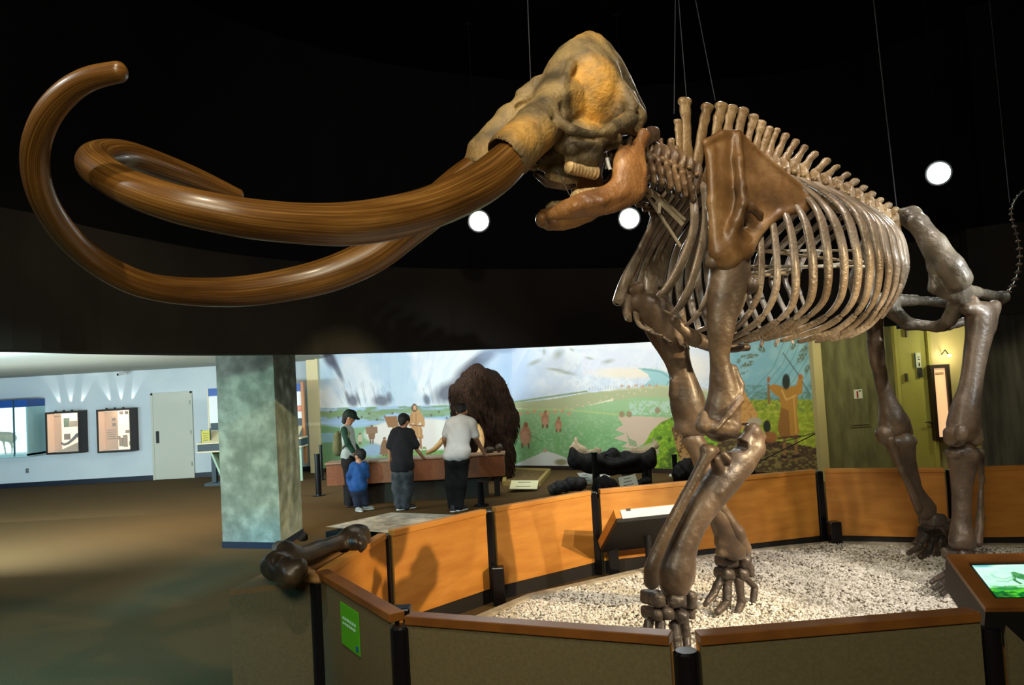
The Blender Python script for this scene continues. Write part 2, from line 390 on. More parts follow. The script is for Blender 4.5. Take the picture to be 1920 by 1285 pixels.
# thin joint battens on the low ceiling
# left white wall
WY = 19.8
pl = D(-420, 800, WY)[0]; pr = -4.3
st(MB().box((-24, WY, 0), (pr, WY+0.15, 2.78)).build('wall_left', m_white))
mb = MB()
dl = G(292, 899, 0); dx0 = D(290, 820, WY)[0]; dx1 = D(360, 820, WY)[0]
mb.box((-24, WY-0.02, 0), (dx0-0.05, WY, 0.12)); mb.box((dx1+0.05, WY-0.02, 0), (pr, WY, 0.12)); st(mb.build('baseboard_left', m_navy))
m_door = mat('pale_grey_door_paint', 'c3c6b6', rough=0.5)
dr = empty('door_1', (0, 0, 0), kind='structure')
MB().box((dx0, WY-0.035, 0.01), (dx1, WY-0.005, 2.13)).build('door_leaf', m_door, dr)
mb = MB(); mb.box((dx0-0.05, WY-0.05, 0), (dx0, WY, 2.18)); mb.box((dx1, WY-0.05, 0), (dx1+0.05, WY, 2.18)); mb.box((dx0-0.05, WY-0.05, 2.13), (dx1+0.05, WY, 2.18)); mb.build('door_frame', m_door, dr)
MB().box((dx0+0.06, WY-0.07, 0.92), (dx0+0.13, WY-0.035, 1.22), bev=0.01).build('door_handle', m_black, dr)
for z in (0.3, 1.1, 1.85): MB().box((dx1-0.012, WY-0.06, z), (dx1+0.012, WY-0.035, z+0.1)).build('hinge', m_steel, dr)
# concrete column
A = G(418, 1028, 0); B = G(527, 1030, 0); Cc = G(568, 1003, 0)
A2 = (A[0], A[1]); B2 = (B[0], B[1]); d1 = np.array(B2)-A2; d1 /= np.linalg.norm(d1); n1 = np.array([-d1[1], d1[0]])
w2 = 0.78
# depth edge follows the seen right face
c2 = np.array([Cc[0], Cc[1]]); q = [A2, B2, tuple(c2), tuple(c2+np.array(A2)-np.array(B2))]
colr = empty('trim_column', (0, 0, 0), kind='structure')
mb = MB().prism(q, 0, 2.80); mb.build('column_shaft', m_conc, colr)
cen = np.mean(np.array(q), 0); q2 = [tuple(cen+(np.array(p)-cen)*1.02) for p in q]
MB().prism(q2, 0, 0.085).build('column_base', m_navy, colr)

# mural wall : gently curved plan through measured points
MP = []
for px, Yq in ((602, 19.4), (700, 19.0), (830, 18.4), (960, 17.6), (1130, 16.4), (1260, 15.35), (1400, 14.35), (1530, 13.4)):
    p = D(px, 800, Yq); MP.append((p[0], p[1]))
MS = ratio_spline(MP, 40)
backline = MS
ribbon('wall_back', MS, 0.0, 3.3, 0.15, m_white, off=0.012)

# ------------------------------------------------------------------ mural (painted backdrop)
def vnoise(x, y, s, seed=0, oct=3):
    rs = np.random.RandomState(seed); out = 0; amp = 1; tot = 0
    for o in range(oct):
        T = rs.rand(64, 64).astype(np.float32); X = x*s; Y = y*s; xi = np.floor(X).astype(int); yi = np.floor(Y).astype(int); fx = X-xi; fy = Y-yi
        fx = fx*fx*(3-2*fx); fy = fy*fy*(3-2*fy)
        a = T[xi % 64, yi % 64]; b = T[(xi+1) % 64, yi % 64]; c = T[xi % 64, (yi+1) % 64]; d = T[(xi+1) % 64, (yi+1) % 64]
        out = out+amp*((a*(1-fx)+b*fx)*(1-fy)+(c*(1-fx)+d*fx)*fy); tot += amp; amp *= 0.5; s *= 2
    return out/tot
class Paint:
    def __init__(s, x, y, base): s.x = x; s.y = y; s.c = np.zeros((len(x), 3), np.float32); s.c[:] = lin(base)
    def mix(s, mask, col):
        mask = np.clip(mask, 0, 1)[:, None]; s.c = s.c*(1-mask)+np.array(lin(col), np.float32)*mask
    def inpoly(s, pts):
        ins = np.zeros(len(s.x), bool); n = len(pts)
        for i in range(n):
            (x0, y0), (x1, y1) = pts[i], pts[(i+1) % n]
            c = ((y0 > s.y) != (y1 > s.y)) & (s.x < (x1-x0)*(s.y-y0)/(y1-y0+1e-9)+x0); ins ^= c
        return ins
    def poly(s, pts, col, a=1.0): s.mix(s.inpoly(pts)*a, col)
    def ell(s, cx, cy, rx, ry, col, a=1.0, soft=0.25, ang=0.0):
        X = s.x-cx; Y = s.y-cy; ca, sa = math.cos(ang), math.sin(ang); X, Y = X*ca+Y*sa, -X*sa+Y*ca
        r = np.sqrt((X/rx)**2+(Y/ry)**2); s.mix(np.clip((1-r)/soft+0.0, 0, 1)*a, col)
    def line(s, pts, w_, col, a=1.0):
        m = np.zeros(len(s.x))
        for (x0, y0), (x1, y1) in zip(pts, pts[1:]):
            ex, ey = x1-x0, y1-y0; t = np.clip(((s.x-x0)*ex+(s.y-y0)*ey)/(ex*ex+ey*ey), 0, 1)
            d = np.sqrt((s.x-x0-t*ex)**2+(s.y-y0-t*ey)**2); m = np.maximum(m, np.clip(w_-d+0.5, 0, 1))
        s.mix(m*a, col)
def curve_y(x, pts): return np.interp(x, [p[0] for p in pts], [p[1] for p in pts])
def paint_mural(x, y):
    P = Paint(x, y, 'dfe6ea')
    n = vnoise(x, y, 0.06, 1); n2 = vnoise(x, y, 0.25, 2); ang = np.arctan2(y-900, x-730); st_ = vnoise(ang*30, np.hypot(x-730, y-900)*0.02, 1.0, 3)
    P.mix((n-0.35)*1.3, 'ecf0ee'); P.mix((st_-0.48)*1.4*(x < 960), 'b4cfe2'); P.mix(np.clip((vnoise(x, y, .02, 41)-.45)*3, 0, .55)*(x < 960), '9cc4dc')
    # storm patches
    for cx, cy, rx, ry, an, a in ((618, 672, 14, 28, -.5, .95), (632, 692, 7, 34, -.45, .8), (640, 655, 26, 8, 0, .8), (662, 752, 13, 16, -.3, .85), (652, 745, 5, 16, -.3, .7), (672, 748, 3, 20, -.3, .6), (715, 752, 22, 14, .1, .8), (730, 745, 6, 14, -.2, .7), (845, 735, 44, 26, -.35, .9), (880, 700, 46, 24, -.6, .9), (800, 750, 8, 14, -.3, .8), (905, 672, 44, 16, -.5, .85), (945, 655, 26, 10, 0, .7)):
        P.ell(cx, cy, rx, ry, '525463', a, soft=0.55, ang=an)
    P.mix(np.clip((745-y)/20, 0, 1)*np.clip((x-880)/60, 0, 1)*0.6*np.clip((1020-x)/60, 0, 1), '9ab8dc')
    # mountains
    mt = curve_y(x, [(930, 760), (965, 700), (990, 655), (1300, 655), (1380, 640), (1530, 620)])
    sm = np.clip((x-925)/60, 0, 1); P.mix((y > mt)*sm, 'd3deea'); P.mix((y > mt)*(x > 925)*sm*np.clip((1030-x)/70, 0, 1)*.8, '9dbde0')
    P.mix(np.clip((x-975)/60, 0, 1)*np.clip((1250-x)/40, 0, 1)*np.clip((n-0.42)*2.2, 0, .6), 'eef1ee'); P.mix(np.clip((x-1030)/50, 0, 1)*(x < 1330)*np.clip((y-665)/20, 0, 1)*np.clip((n2-0.5)*1.6, 0, .3), 'b3b7c4')
    P.mix((x > 1090)*(x < 1230)*(y < 705)*.5, 'e4e2ea')
    for cx, cy, rx, ry, an in ((1047, 664, 9, 14, .8), (1020, 660, 4, 8, 0), (1002, 680, 16, 5, -.4), (1040, 693, 20, 3.4, .1), (1062, 699, 24, 4, .2), (1140, 678, 14, 5, -.2), (1105, 672, 10, 3, .2), (1072, 656, 6, 3, .5)):
        P.ell(cx, cy, rx*1.2, ry*1.2, '9aa08e', 0.75, ang=an, soft=.9)
    P.ell(1180, 700, 90, 14, 'f0e2c8', 0.8, soft=.6); P.ell(1290, 690, 60, 40, 'f3e8da', 0.7, soft=.6)
    # right-hand blue mountain
    rb = (x > 1340)*(y < 765)*1.0; P.mix(rb, '7fb2c0'); P.mix(rb*np.clip((n-.4)*2, 0, .7), '98c3c8')
    for k in range(7): P.line([(1370+k*22, 765-k*3), (1410+k*20, 735-k*6), (1450+k*18, 690-k*8), (1470+k*15, 640)], 1.0, '5c8a8e', .6)
    for cx, cy, rx, ry, an in ((1405, 668, 20, 5, -.1), (1400, 684, 16, 6, -.4), (1428, 655, 9, 6, .6), (1395, 699, 9, 3, -.4), (1385, 677, 4, 6, .5), (1505, 665, 8, 22, .45), (1515, 690, 5, 14, .5), (1490, 645, 5, 16, .5)):
        m_ = vnoise(x, y, 0.5, 9) > 0.42; X = Paint.ell; c0 = P.c.copy(); P.ell(cx, cy, rx, ry, '5e6a4d', .9, ang=an); P.c = np.where(m_[:, None], P.c, c0)
    # river mouth blue
    P.poly([(1195, 690), (1230, 692), (1262, 702), (1290, 720), (1262, 728), (1235, 726), (1205, 724), (1220, 712), (1215, 702)], '9cc6c8')
    P.line([(1205, 692), (1240, 698), (1258, 710), (1250, 722)], 1.2, '6f9f9b', .8)
    # plains left : blue hills and green bands
    hl = curve_y(x, [(600, 766), (740, 762), (850, 760), (960, 757)])
    P.mix((y > hl)*(x < 962), 'a8c3de')
    P.mix((y > hl)*(x < 962)*np.clip((vnoise(x, y*4, 0.05, 5)-.45)*6, 0, 1), '7f9f77')
    P.mix((y > 771)*(y < 790)*(x < 720)*.8, '86a070'); P.ell(800, 773, 80, 6, '87a47a', .9, soft=.4, ang=.03); P.mix((y > 782)*(y < 795)*(x < 960)*.8*(vnoise(x, y*6, .04, 6) > .45), '9fbfe2')
    P.mix((y > 796)*(x < 962), '86a982'); P.ell(790, 815, 112, 32, 'e8e4da', 1, soft=.12); P.mix((y > 845)*(x < 965)*1.0, '6f9a52'); P.mix((y > 845)*(x < 965)*np.clip((n2-.5)*4, 0, 1), '8aae63')
    P.mix((y > 838)*(x > 730)*(x < 800)*(n2 > .5), '93a268'); P.mix((x < 660)*(y > 800)*.9, '6c9468'); P.ell(655, 795, 50, 9, 'a4c0de', .8); P.mix((x < 640)*(y > 812)*(y < 830)*.8, '8db3c9')
    P.ell(700, 845, 26, 16, '9db8dc', .8, soft=.5)
    # middle green valley
    pt = curve_y(x, [(950, 757), (1040, 748), (1100, 737), (1180, 730), (1240, 724), (1330, 735)]); r2 = curve_y(x, [(950, 764), (1060, 772), (1160, 745), (1240, 738), (1330, 745)])
    inm = (x > 955)*(x < 1345)
    P.mix(inm*(y > pt), 'b0b78c'); P.mix(inm*(y > r2)*(y < r2+9)*(x < 1150)*(n2 > .3), 'e9e3c6'); P.mix(inm*(y > r2-16)*(y < pt+3)*(x > 1060)*.6, 'c3bf90')
    gt = curve_y(x, [(950, 767), (1070, 768), (1130, 755), (1200, 745), (1330, 745)])
    P.mix(inm*(y > gt), '9dc08c'); P.mix(inm*(y > gt)*np.clip((y-760)/60, 0, 1), '78ab6e'); P.mix(inm*(y > gt)*np.clip((n2-.5)*2.5, 0, .5), 'a6c79c')
    P.mix(inm*(y > 752)*(y < 778)*(x > 1180)*(n2 > .45)*.7, 'bcd4c4')
    P.line([(960, 768), (1060, 768), (1160, 778)], 1.4, 'bcc985', .8)
    for k in range(26):
        xx = 1105+k*5; P.line([(xx, 732-k*.25), (xx+1, 725-k*.35+(k*7 % 6))], .5, '9a9f80', .7)
    P.line([(965, 754), (1040, 743), (1100, 734)], 1.5, '7d9a5a', .9)
    # pond
    P.poly([(1158, 781), (1205, 781), (1260, 784), (1262, 800), (1215, 828), (1190, 842), (1165, 838), (1178, 830), (1150, 822), (1172, 814), (1153, 806), (1168, 797)], 'd0b9a0')
    P.poly([(1174, 808), (1180, 822), (1192, 828), (1196, 838), (1180, 836)], '8aa074', .9)
    for cx, cy in ((1166, 777), (1180, 777), (1233, 770)): P.ell(cx, cy, 6, 7, '9a7b58', .8)
    # animals
    for cx, cy, r in ((985, 815, 12), (1022, 785, 8), (1047, 795, 7)):
        P.ell(cx, cy+2, r, r*1.75, 'b07a5a', 1); P.ell(cx, cy+7, r*.72, r*1.3, 'c09072', 1); P.ell(cx+1, cy-r*1.5, r*.42, r*.5, '95603f', 1)
        P.line([(cx-r*.5, cy+r*1.5), (cx-r*.5, cy+r*2.1)], 1.5, '6d4a30'); P.line([(cx+r*.5, cy+r*1.5), (cx+r*.5, cy+r*2.1)], 1.5, '6d4a30')
    P.line([(990, 815), (1018, 828)], .8, '466b40', .8)
    for k in range(9): P.ell(963+k*13, 771+(k*5 % 7), 5, 4, 'c8a075', .9)
    for k in range(18): P.ell(1040+k*10.7, 768-k*2.6+(k*5 % 9), 2.4, 2, 'd9c3a0', .8)
    for k in range(6): P.ell(1166+k*13, 724+(k % 2)*2-k*.4, 3.6, 2.8, 'c69672', .8)
    for k in range(22): P.ell(620+k*14.5, 772+(k*11 % 17), 2.4, 2.8, '6b5b52', .8)
    P.poly([(963, 872), (1000, 856), (1025, 846), (1050, 854), (1066, 862), (1068, 880), (962, 880)], 'cfd2ca'); P.ell(1052, 867, 16, 8, '7d7a4d', .9, soft=.5); P.ell(1022, 845, 5, 4, 'b09a77')
    # bright green bank
    P.poly([(1188, 842), (1205, 838), (1222, 808), (1240, 792), (1262, 782), (1285, 790), (1345, 800), (1345, 890), (1190, 890)], '6f9a1e')
    msk = P.inpoly([(1188, 842), (1205, 838), (1222, 808), (1240, 792), (1262, 782), (1345, 800), (1345, 890), (1190, 890)])
    P.mix(msk*np.clip((vnoise(x, y, .3, 12)-.45)*4, 0, .9), '9cc02c'); P.mix(msk*np.clip((vnoise(x, y, .09, 13)-.55)*5, 0, .8), '34501a')
    P.poly([(1178, 850), (1200, 838), (1232, 826), (1236, 850), (1210, 862)], 'b7a98a', .8)
    P.poly([(1258, 800), (1275, 806), (1300, 850), (1300, 880), (1278, 876), (1268, 840)], 'a8834a'); P.mix(P.inpoly([(1258, 800), (1275, 806), (1300, 850), (1300, 880), (1278, 876), (1268, 840)])*(n2 > .55), '5e4122')
    # right foreground
    rg = (x > 1345); h2 = curve_y(x, [(1345, 745), (1530, 735)])
    P.mix(rg*(y > 722)*(y < 765)*np.clip(vnoise(x, y*2, .15, 14)*1.6-.5, 0, .9), '57806c')
    P.mix(rg*(y > 750), '8a9c22'); P.mix(rg*(y > 750)*np.clip((vnoise(x, y*1.5, .2, 15)-.45)*4, 0, .9), 'b4bd3c'); P.mix(rg*(y > 740)*(y < 772)*np.clip((n2-.45)*3, 0, .8), '5f7a3a')
    gb = curve_y(x, [(1345, 800), (1430, 822), (1530, 840)]); P.mix(rg*(y > gb), '4d3a20'); P.mix(rg*(y > gb)*np.clip((vnoise(x, y*2, .16, 16)-.45)*4, 0, .9), '8c7d42'); P.mix(rg*(y > gb)*(y < gb+14)*(n2 > .4)*.8, '3c2415')
    tp = [(1352, 705), (1392, 728), (1420, 775), (1425, 808), (1350, 800)]
    P.poly(tp, 'cf9a52'); P.mix(P.inpoly(tp)*np.clip((n2-.55)*5, 0, .7), 'a06a2c'); P.ell(1415, 792, 16, 10, 'b5aa92', .9); P.ell(1398, 796, 12, 3, '3b2a22')
    # robed figure seen from behind with staff and fish
    P.poly([(1447, 722), (1452, 720), (1470, 727), (1492, 724), (1500, 702), (1506, 704), (1504, 738), (1496, 742), (1494, 770), (1499, 812), (1492, 820), (1464, 820), (1458, 806), (1464, 770), (1462, 746), (1450, 738), (1441, 726)], 'b07e2e')
    P.poly([(1464, 764), (1478, 770), (1482, 818), (1462, 818), (1458, 804)], '8a5a22', .85); P.line([(1466, 732), (1474, 750), (1492, 742)], 1.4, 'dcb268', .8); P.line([(1488, 742), (1493, 812)], 1.6, 'd0a04c', .8)
    P.ell(1474, 716, 8.5, 17, '1e2a20'); P.ell(1441, 712, 3, 7, 'a06238'); P.ell(1500, 707, 4, 6, 'a06238'); P.line([(1441, 722), (1442, 756)], 2.4, '8c6a38')
    P.line([(1468, 662), (1497, 703)], .8, '3b4430'); P.line([(1504, 716), (1519, 740)], .8, '3b4430')
    P.line([(1471, 820), (1471, 862)], 3, '8a6438'); P.line([(1492, 820), (1493, 862)], 3, '8a6438'); P.line([(1460, 822), (1500, 818)], 2.2, '5a3a20'); P.line([(1466, 856), (1474, 858)], 3, '2c1d14'); P.line([(1488, 856), (1497, 856)], 3, '2c1d14')
    P.ell(1438, 800, 8, 14, '1c2618'); P.ell(1444, 820, 16, 12, '9a5a30', .9); P.line([(1420, 842), (1528, 812)], 1.0, '2a2014')
    # figures on the left
    for k in range(60):
        xx = 612+(k*53 % 350); yy = 745-(k*37 % 70)
        if (xx > 640 and xx < 690) or (xx > 700 and xx < 740) or xx > 800: P.line([(xx, 760-(k*13 % 12)), (xx-6-(k % 4)*2, 738-(k*29 % 26))], .7, '626878', .35)
    def fig(cx, cy, s_, c, hair='4a3424'):
        P.poly([(cx-5*s_, cy-12*s_), (cx+5*s_, cy-12*s_), (cx+9*s_, cy), (cx+7*s_, cy+14*s_), (cx-7*s_, cy+14*s_), (cx-9*s_, cy)], c); P.ell(cx, cy-16*s_, 4*s_, 5*s_, hair); P.ell(cx+.4*s_, cy-15*s_, 2.4*s_, 3*s_, 'b98560')
        P.line([(cx-3*s_, cy+14*s_), (cx-3*s_, cy+24*s_)], 1.6*s_, '6c4c34'); P.line([(cx+3*s_, cy+14*s_), (cx+3*s_, cy+24*s_)], 1.6*s_, '6c4c34')
    fig(697, 813, .75, '8a6a4c'); P.poly([(685, 801), (707, 800), (708, 812), (687, 814)], '96765a'); fig(721, 836, .8, '8a6848'); P.poly([(714, 836), (728, 836), (731, 852), (712, 852)], '8a6848'); fig(675, 822, .5, 'c2b49a')
    fig(740, 795, .7, 'b49a76'); P.poly([(720, 782), (744, 780), (748, 800), (728, 802)], '9a7048')
    P.ell(780, 782, 11, 16, 'c69a66', 1, soft=.1); P.ell(770, 788, 4.5, 14, 'b98b58', 1, soft=.2, ang=.15); P.ell(792, 789, 4.5, 14, 'c69a66', 1, soft=.2, ang=-.2); P.poly([(771, 797), (790, 797), (794, 823), (768, 823)], 'bd8f5c'); P.line([(785, 800), (787, 822)], 1.2, 'd4ab78', .8); P.ell(777, 765, 6, 9, '5a4630'); P.ell(777.5, 765, 3.6, 5.5, 'd2a078'); P.line([(770, 797), (792, 799)], 1.2, '8a5a34')
    P.line([(780, 776), (780, 794)], 1.0, '9c6e44', .7); P.line([(788, 822), (789, 840)], 2.4, 'a67648'); P.line([(777, 822), (776, 840)], 2.4, 'a67648')
    return P.c
def painted_panel(name, V, nx, nz, C3, parent=None, rough=0.7, emit=0.0):
    V = np.asarray(V); i = np.arange(nx-1)[:, None]*nz+np.arange(nz-1)[None, :]; Q = np.stack([i, i+nz, i+nz+1, i+1], -1).reshape(-1, 4)
    o = fastmesh(name, V, Q, None, parent, smooth=False); me = o.data
    at = me.color_attributes.new('paint', 'FLOAT_COLOR', 'POINT'); at.data.foreach_set('color', np.hstack([C3, np.ones((len(C3), 1))]).astype(np.float32).ravel())
    m = bpy.data.materials.new(name+'_print'); m.use_nodes = True; N = m.node_tree.nodes; b = N['Principled BSDF']; b.inputs['Roughness'].default_value = rough
    a = N.new('ShaderNodeVertexColor'); a.layer_name = 'paint'; m.node_tree.links.new(a.outputs[0], b.inputs['Base Color'])
    if emit: m.node_tree.links.new(a.outputs[0], b.inputs['Emission Color']); b.inputs['Emission Strength'].default_value = emit
    me.materials.append(m); return o
nx, nz = 760, 230
MSf = ratio_spline(MP, nx); zz = np.linspace(0.09, 3.28, nz)
V = np.array([(p[0], p[1], z) for p in MSf for z in zz]); Pv = V-CAMP; dd = Pv@_F; px = 960+FPX*(Pv@_R)/dd; py = 642.5-FPX*(Pv@_U)/dd
mu = painted_panel('mural', V, nx, nz, paint_mural(px, py))
tag(mu, 'wide painted wall mural of ice-age plains, mountains, animals and people', 'mural')
# trims of the mural
m_dark = mat('dark_brown_trim', '22130d', rough=0.6)
ribbon('trim_mural_base', MS, 0.0, 0.09, 0.03, m_dark, off=-0.03)
p = G(597, 885, 0); a = MS[0]
st(MB().box((a[0]-0.28, a[1]-0.10, 0), (a[0]-0.0, a[1]+0.2, 2.95)).build('trim_1', m_cream))
e0 = MS[-1]; e1 = None
st(MB().box((e0[0]-0.02, e0[1]-0.16, 0), (e0[0]+0.12, e0[1]+0.1, 3.1)).build('trim_2', m_cream2))
# ---- right: concrete wall, olive door, lit case, board-formed wall
W1 = (e0[0]+0.05, e0[1]+0.02); W2p = D(1688, 800, 13.5); W2 = (W2p[0], 13.5); W3p = D(1752, 800, 13.55); W3 = (W3p[0], 13.55)
st(MB().seg(W1, W2, 0.1, 0, 3.2, off=0.05).build('wall_back_2', m_conc2))
m_odoor = mat('olive_yellow_door_paint', 'a89f4c', 'b2a955', rough=0.6, scale=2)
d2 = empty('door_2', kind='structure')
MB().seg((W2[0]+0.02, W2[1]-0.02), (W3[0]-0.05, W3[1]-0.02), 0.05, 0.01, 2.5).build('door_leaf', m_odoor, d2)
mb = MB(); mb.box((W2[0]-0.03, 13.4, 0), (W2[0]+0.02, 13.56, 2.6)); mb.box((W3[0]-0.05, 13.45, 0), (W3[0], 13.6, 2.5)); mb.build('door_frame', m_odoor, d2)
for py_ in (625, 708): p = D(1701, py_, 13.4); MB().box((p[0]-0.012, 13.4, p[2]-0.07), (p[0]+0.012, 13.46, p[2]+0.07)).build('hinge', m_steel, d2)
p = D(1742, 792, 13.4); mb = MB(); mb.tube([(p[0]-0.05, 13.42, p[2]), (p[0]+0.06, 13.42, p[2])], 0.012); mb.tube([(p[0]+0.05, 13.42, p[2]), (p[0]+0.05, 13.54, p[2])], 0.012); mb.build('door_handle', m_steel, d2)
W4p = D(1842, 800, 11.2)
st(MB().seg(W3, (W4p[0]+3.4, 13.6), 0.1, 0, 3.2, off=0.05).build('wall_back_3', m_cream2))
W5 = (W4p[0]+3.5, 9.6)
st(MB().seg((W4p[0], 11.2), W5, 0.3, 0, 2.6, off=0.15).build('wall_right', m_conc3))
# door signs
m_signw = mat('sign_white', 'd9dccb', rough=0.5); m_signk = mat('sign_black', '141618', rough=0.5); m_signteal = mat('sign_teal', '1d4a55', rough=0.5); m_red = mat('sign_red', '9a1f1c', rough=0.5); m_txt = mat('sign_grey_text', '4a4d48', rough=0.6)
p0 = D(1717, 662, 13.42); p1 = D(1729, 689, 13.42); y_ = 13.44
s = empty('door_sign', label='small white and teal sign over a black plate on the olive door', cat='sign')
MB().box((p0[0], y_, p1[2]), (p1[0], y_+0.015, p0[2])).build('white_plate', m_signw, s)
MB().box((p0[0]-0.012, y_-0.002, p1[2]), (p0[0]+0.004, y_+0.014, p0[2])).build('teal_edge', m_signteal, s)
mb = MB(); xm = (p0[0]+p1[0])/2+.01; mb.ball((xm, y_-0.002, p1[2]+0.075), 0.012, 8, (1, .3, 1)); mb.box((xm-0.012, y_-0.004, p1[2]+0.02), (xm+0.012, y_, p1[2]+0.062)); mb.build('pictogram', m_signk, s)
MB().box((xm-.02, y_-0.003, p1[2]+0.13), (xm+.02, y_, p1[2]+0.145)).box((xm-.02, y_-0.003, p1[2]+0.17), (xm+.012, y_, p1[2]+0.185)).build('lettering', m_txt, s)
MB().box((p0[0]+0.02, y_, p1[2]-0.17), (p1[0]+0.01, y_+0.015, p1[2]-0.005)).build('black_plate', m_signk, s)
# extinguisher cabinet in concrete wall
def wall_pt(px, py, A_, B_, off=0.0):
    A_ = np.array([*A_[:2], 0.]); B_ = np.array([*B_[:2], 0.]); d = (B_-A_)/np.linalg.norm(B_-A_); n = np.array([-d[1], d[0], 0]); r = ray(px, py)
    t = ((A_-CAMP+n*off)@n)/(r@n); return CAMP+r*t, d, n
def wbox(name, pxa, pya, pxb, pyb, A_, B_, th, m, parent=None, off=0.0, bev=0.0):
    """box on a wall between two picture corners (upper left, lower right), sticking out by th"""
    a, d, n = wall_pt(pxa, pya, A_, B_); b, _, _ = wall_pt(pxb, pyb, A_, B_)
    s0 = (a-np.array([*A_[:2], 0]))@d; s1 = (b-np.array([*A_[:2], 0]))@d; z0, z1 = b[2], a[2]; O_ = np.array([*A_[:2], 0.])
    mb = MB(); cs_ = []
    for z in (z0, z1):
        for s_, o_ in ((s0, -off), (s1, -off), (s1, -off-th), (s0, -off-th)): cs_.append(mb.bm.verts.new(O_+d*s_+n*o_+np.array([0, 0, z])))
    for f in ((0, 3, 2, 1), (4, 5, 6, 7), (0, 1, 5, 4), (1, 2, 6, 5), (2, 3, 7, 6), (3, 0, 4, 7)): mb.bm.faces.new([cs_[i] for i in f])
    return mb.build(name, m, parent, bevel=bev)
ec = empty('extinguisher_cabinet', label='flush cabinet door painted like the concrete wall with a red pictogram plate', cat='cabinet')
wbox('cabinet_door', 1589, 713, 1630, 796, W1, W2, 0.025, m_conc2, ec, bev=0.004)
wbox('cabinet_frame', 1586, 709, 1634, 800, W1, W2, 0.012, m_conc2, ec, bev=0.003)
wbox('sign_plate', 1599, 731, 1616, 747, W1, W2, 0.004, m_signw, ec, off=0.026)
wbox('extinguisher_pictogram', 1604, 734, 1608, 746, W1, W2, 0.003, m_red, ec, off=0.031); wbox('extinguisher_nozzle', 1608, 732.5, 1613, 734, W1, W2, 0.003, m_signk, ec, off=0.031)
# small lit wall case right of the olive door
m_frame = mat('case_frame_wood', '1f130a', '2c1b0e', rough=0.5, scale=10)
m_peach = mat('warm_backlit_panel', 'e0b98a', rough=0.5, emit='ffc994', estr=0.75); m_capw = mat('case_text_brown', '8f6a44', rough=0.6)
s = empty('wall_case', label='tall wall display case glowing peach with dark frame, right of the olive door', cat='display case')
yy = 13.38; a = D(1744, 685, yy); b = D(1792, 824, yy); x0, x1, z1, z0 = a[0], b[0], a[2], b[2]
mb = MB(); mb.box((x0, yy, z0), (x0+.06, yy+.15, z1)); mb.box((x1-.06, yy, z0), (x1, yy+.15, z1)); mb.box((x0+.06, yy, z1-.06), (x1-.06, yy+.15, z1)); mb.box((x0+.06, yy, z0), (x1-.06, yy+.15, z0+.05)); mb.build('frame', m_frame, s)
MB().box((x0+.06, yy+.05, z0+.05), (x1-.06, yy+.14, z1-.06)).build('lit_panel', m_peach, s)
MB().box((x0+.1, yy+.04, z1-.17), (x0+.24, yy+.05, z1-.155)).box((x0+.1, yy+.04, z1-.145), (x0+.24, yy+.05, z1-.135)).build('heading', m_capw, s)
MB().box((x0+.2, yy+.04, z0+.16), (x0+.28, yy+.05, z0+.18)).box((x0+.18, yy+.04, z0+.11), (x0+.27, yy+.05, z0+.13)).build('caption', m_capw, s)
m_lampw = mat('lamp_glow', 'ffffff', emit='eaf6ff', estr=8.0)
p = D(1780, 667, yy-.1); s2 = empty('picture_light', label='small glowing white lamp above the peach wall case', cat='lamp')
MB().ball((p[0], yy-.1, p[2]), .035, 12, (1, 1, .6)).build('bulb', m_lampw, s2, smooth=True)
MB().tube([(p[0], yy-.1, p[2]), (p[0]+.02, yy+.05, p[2]+.1), (p[0]+.02, 13.56, p[2]+.02)], .01).build('arm', m_steel, s2)
lamp('picture_lamp_light', 'POINT', (p[0]+.05, yy-.06, p[2]+.02), None, 7, (1, .85, .6), .04)
# ------------------------------------------------------------------ left gallery furniture
m_caseblue = mat('case_header_blue', '1a4f9e', rough=0.5); m_caselit = mat('case_lit_interior', 'dff2f2', rough=0.6, emit='dff8f6', estr=1.1); m_lightteal = mat('case_edge_pale_teal', 'a6d4d8', rough=0.4)
m_deer = mat('mounted_animal_fur', '9aa07a', 'b3b48c', rough=0.9, scale=20); m_glasst = None
def glassmat():
    m = bpy.data.materials.new('clear_glass'); m.use_nodes = True; b = m.node_tree.nodes['Principled BSDF']; b.inputs['Base Color'].default_value = (.95, 1, 1, 1); b.inputs['Roughness'].default_value = 0.02
    b.inputs['Alpha'].default_value = 0.12; return m
m_gl = glassmat()
s = empty('diorama_case', label='tall white lit glass case with blue header and a mounted four-legged animal', cat='display case')
Yc = WY-0.75; xL = D(-210, 800, Yc)[0]; a = D(50, 749, Yc); b = D(53, 855, Yc); xR = b[0]; zt = a[2]; zb = b[2]
zh = D(50, 763, Yc)[2]
MB().box((xL, WY-.06, zb+.06), (xR-.03, WY-.03, zh)).build('back_panel', m_caselit, s)
MB().box((xL, Yc, zb-.02), (xR, WY-.02, zb+.05)).build('shelf', m_lightteal, s)
xm = D(26, 800, Yc)[0]
MB().box((xL, Yc, zh), (xm-.02, WY-.02, zt)).build('header_panel', m_caseblue, s); MB().box((xm+.02, Yc, zh), (xR, WY-.02, zt)).build('header_panel', m_caseblue, s)
MB().box((xm-.015, Yc-.01, zb), (xm+.015, Yc+.02, zt)).build('mullion', m_signteal, s)
MB().box((xR-.03, Yc, zb), (xR, WY-.02, zh)).build('side_panel', m_lightteal, s)
MB().box((xL, Yc, zb+.05), (xR-.03, Yc+.01, zh)).build('glass_pane', m_gl, s)
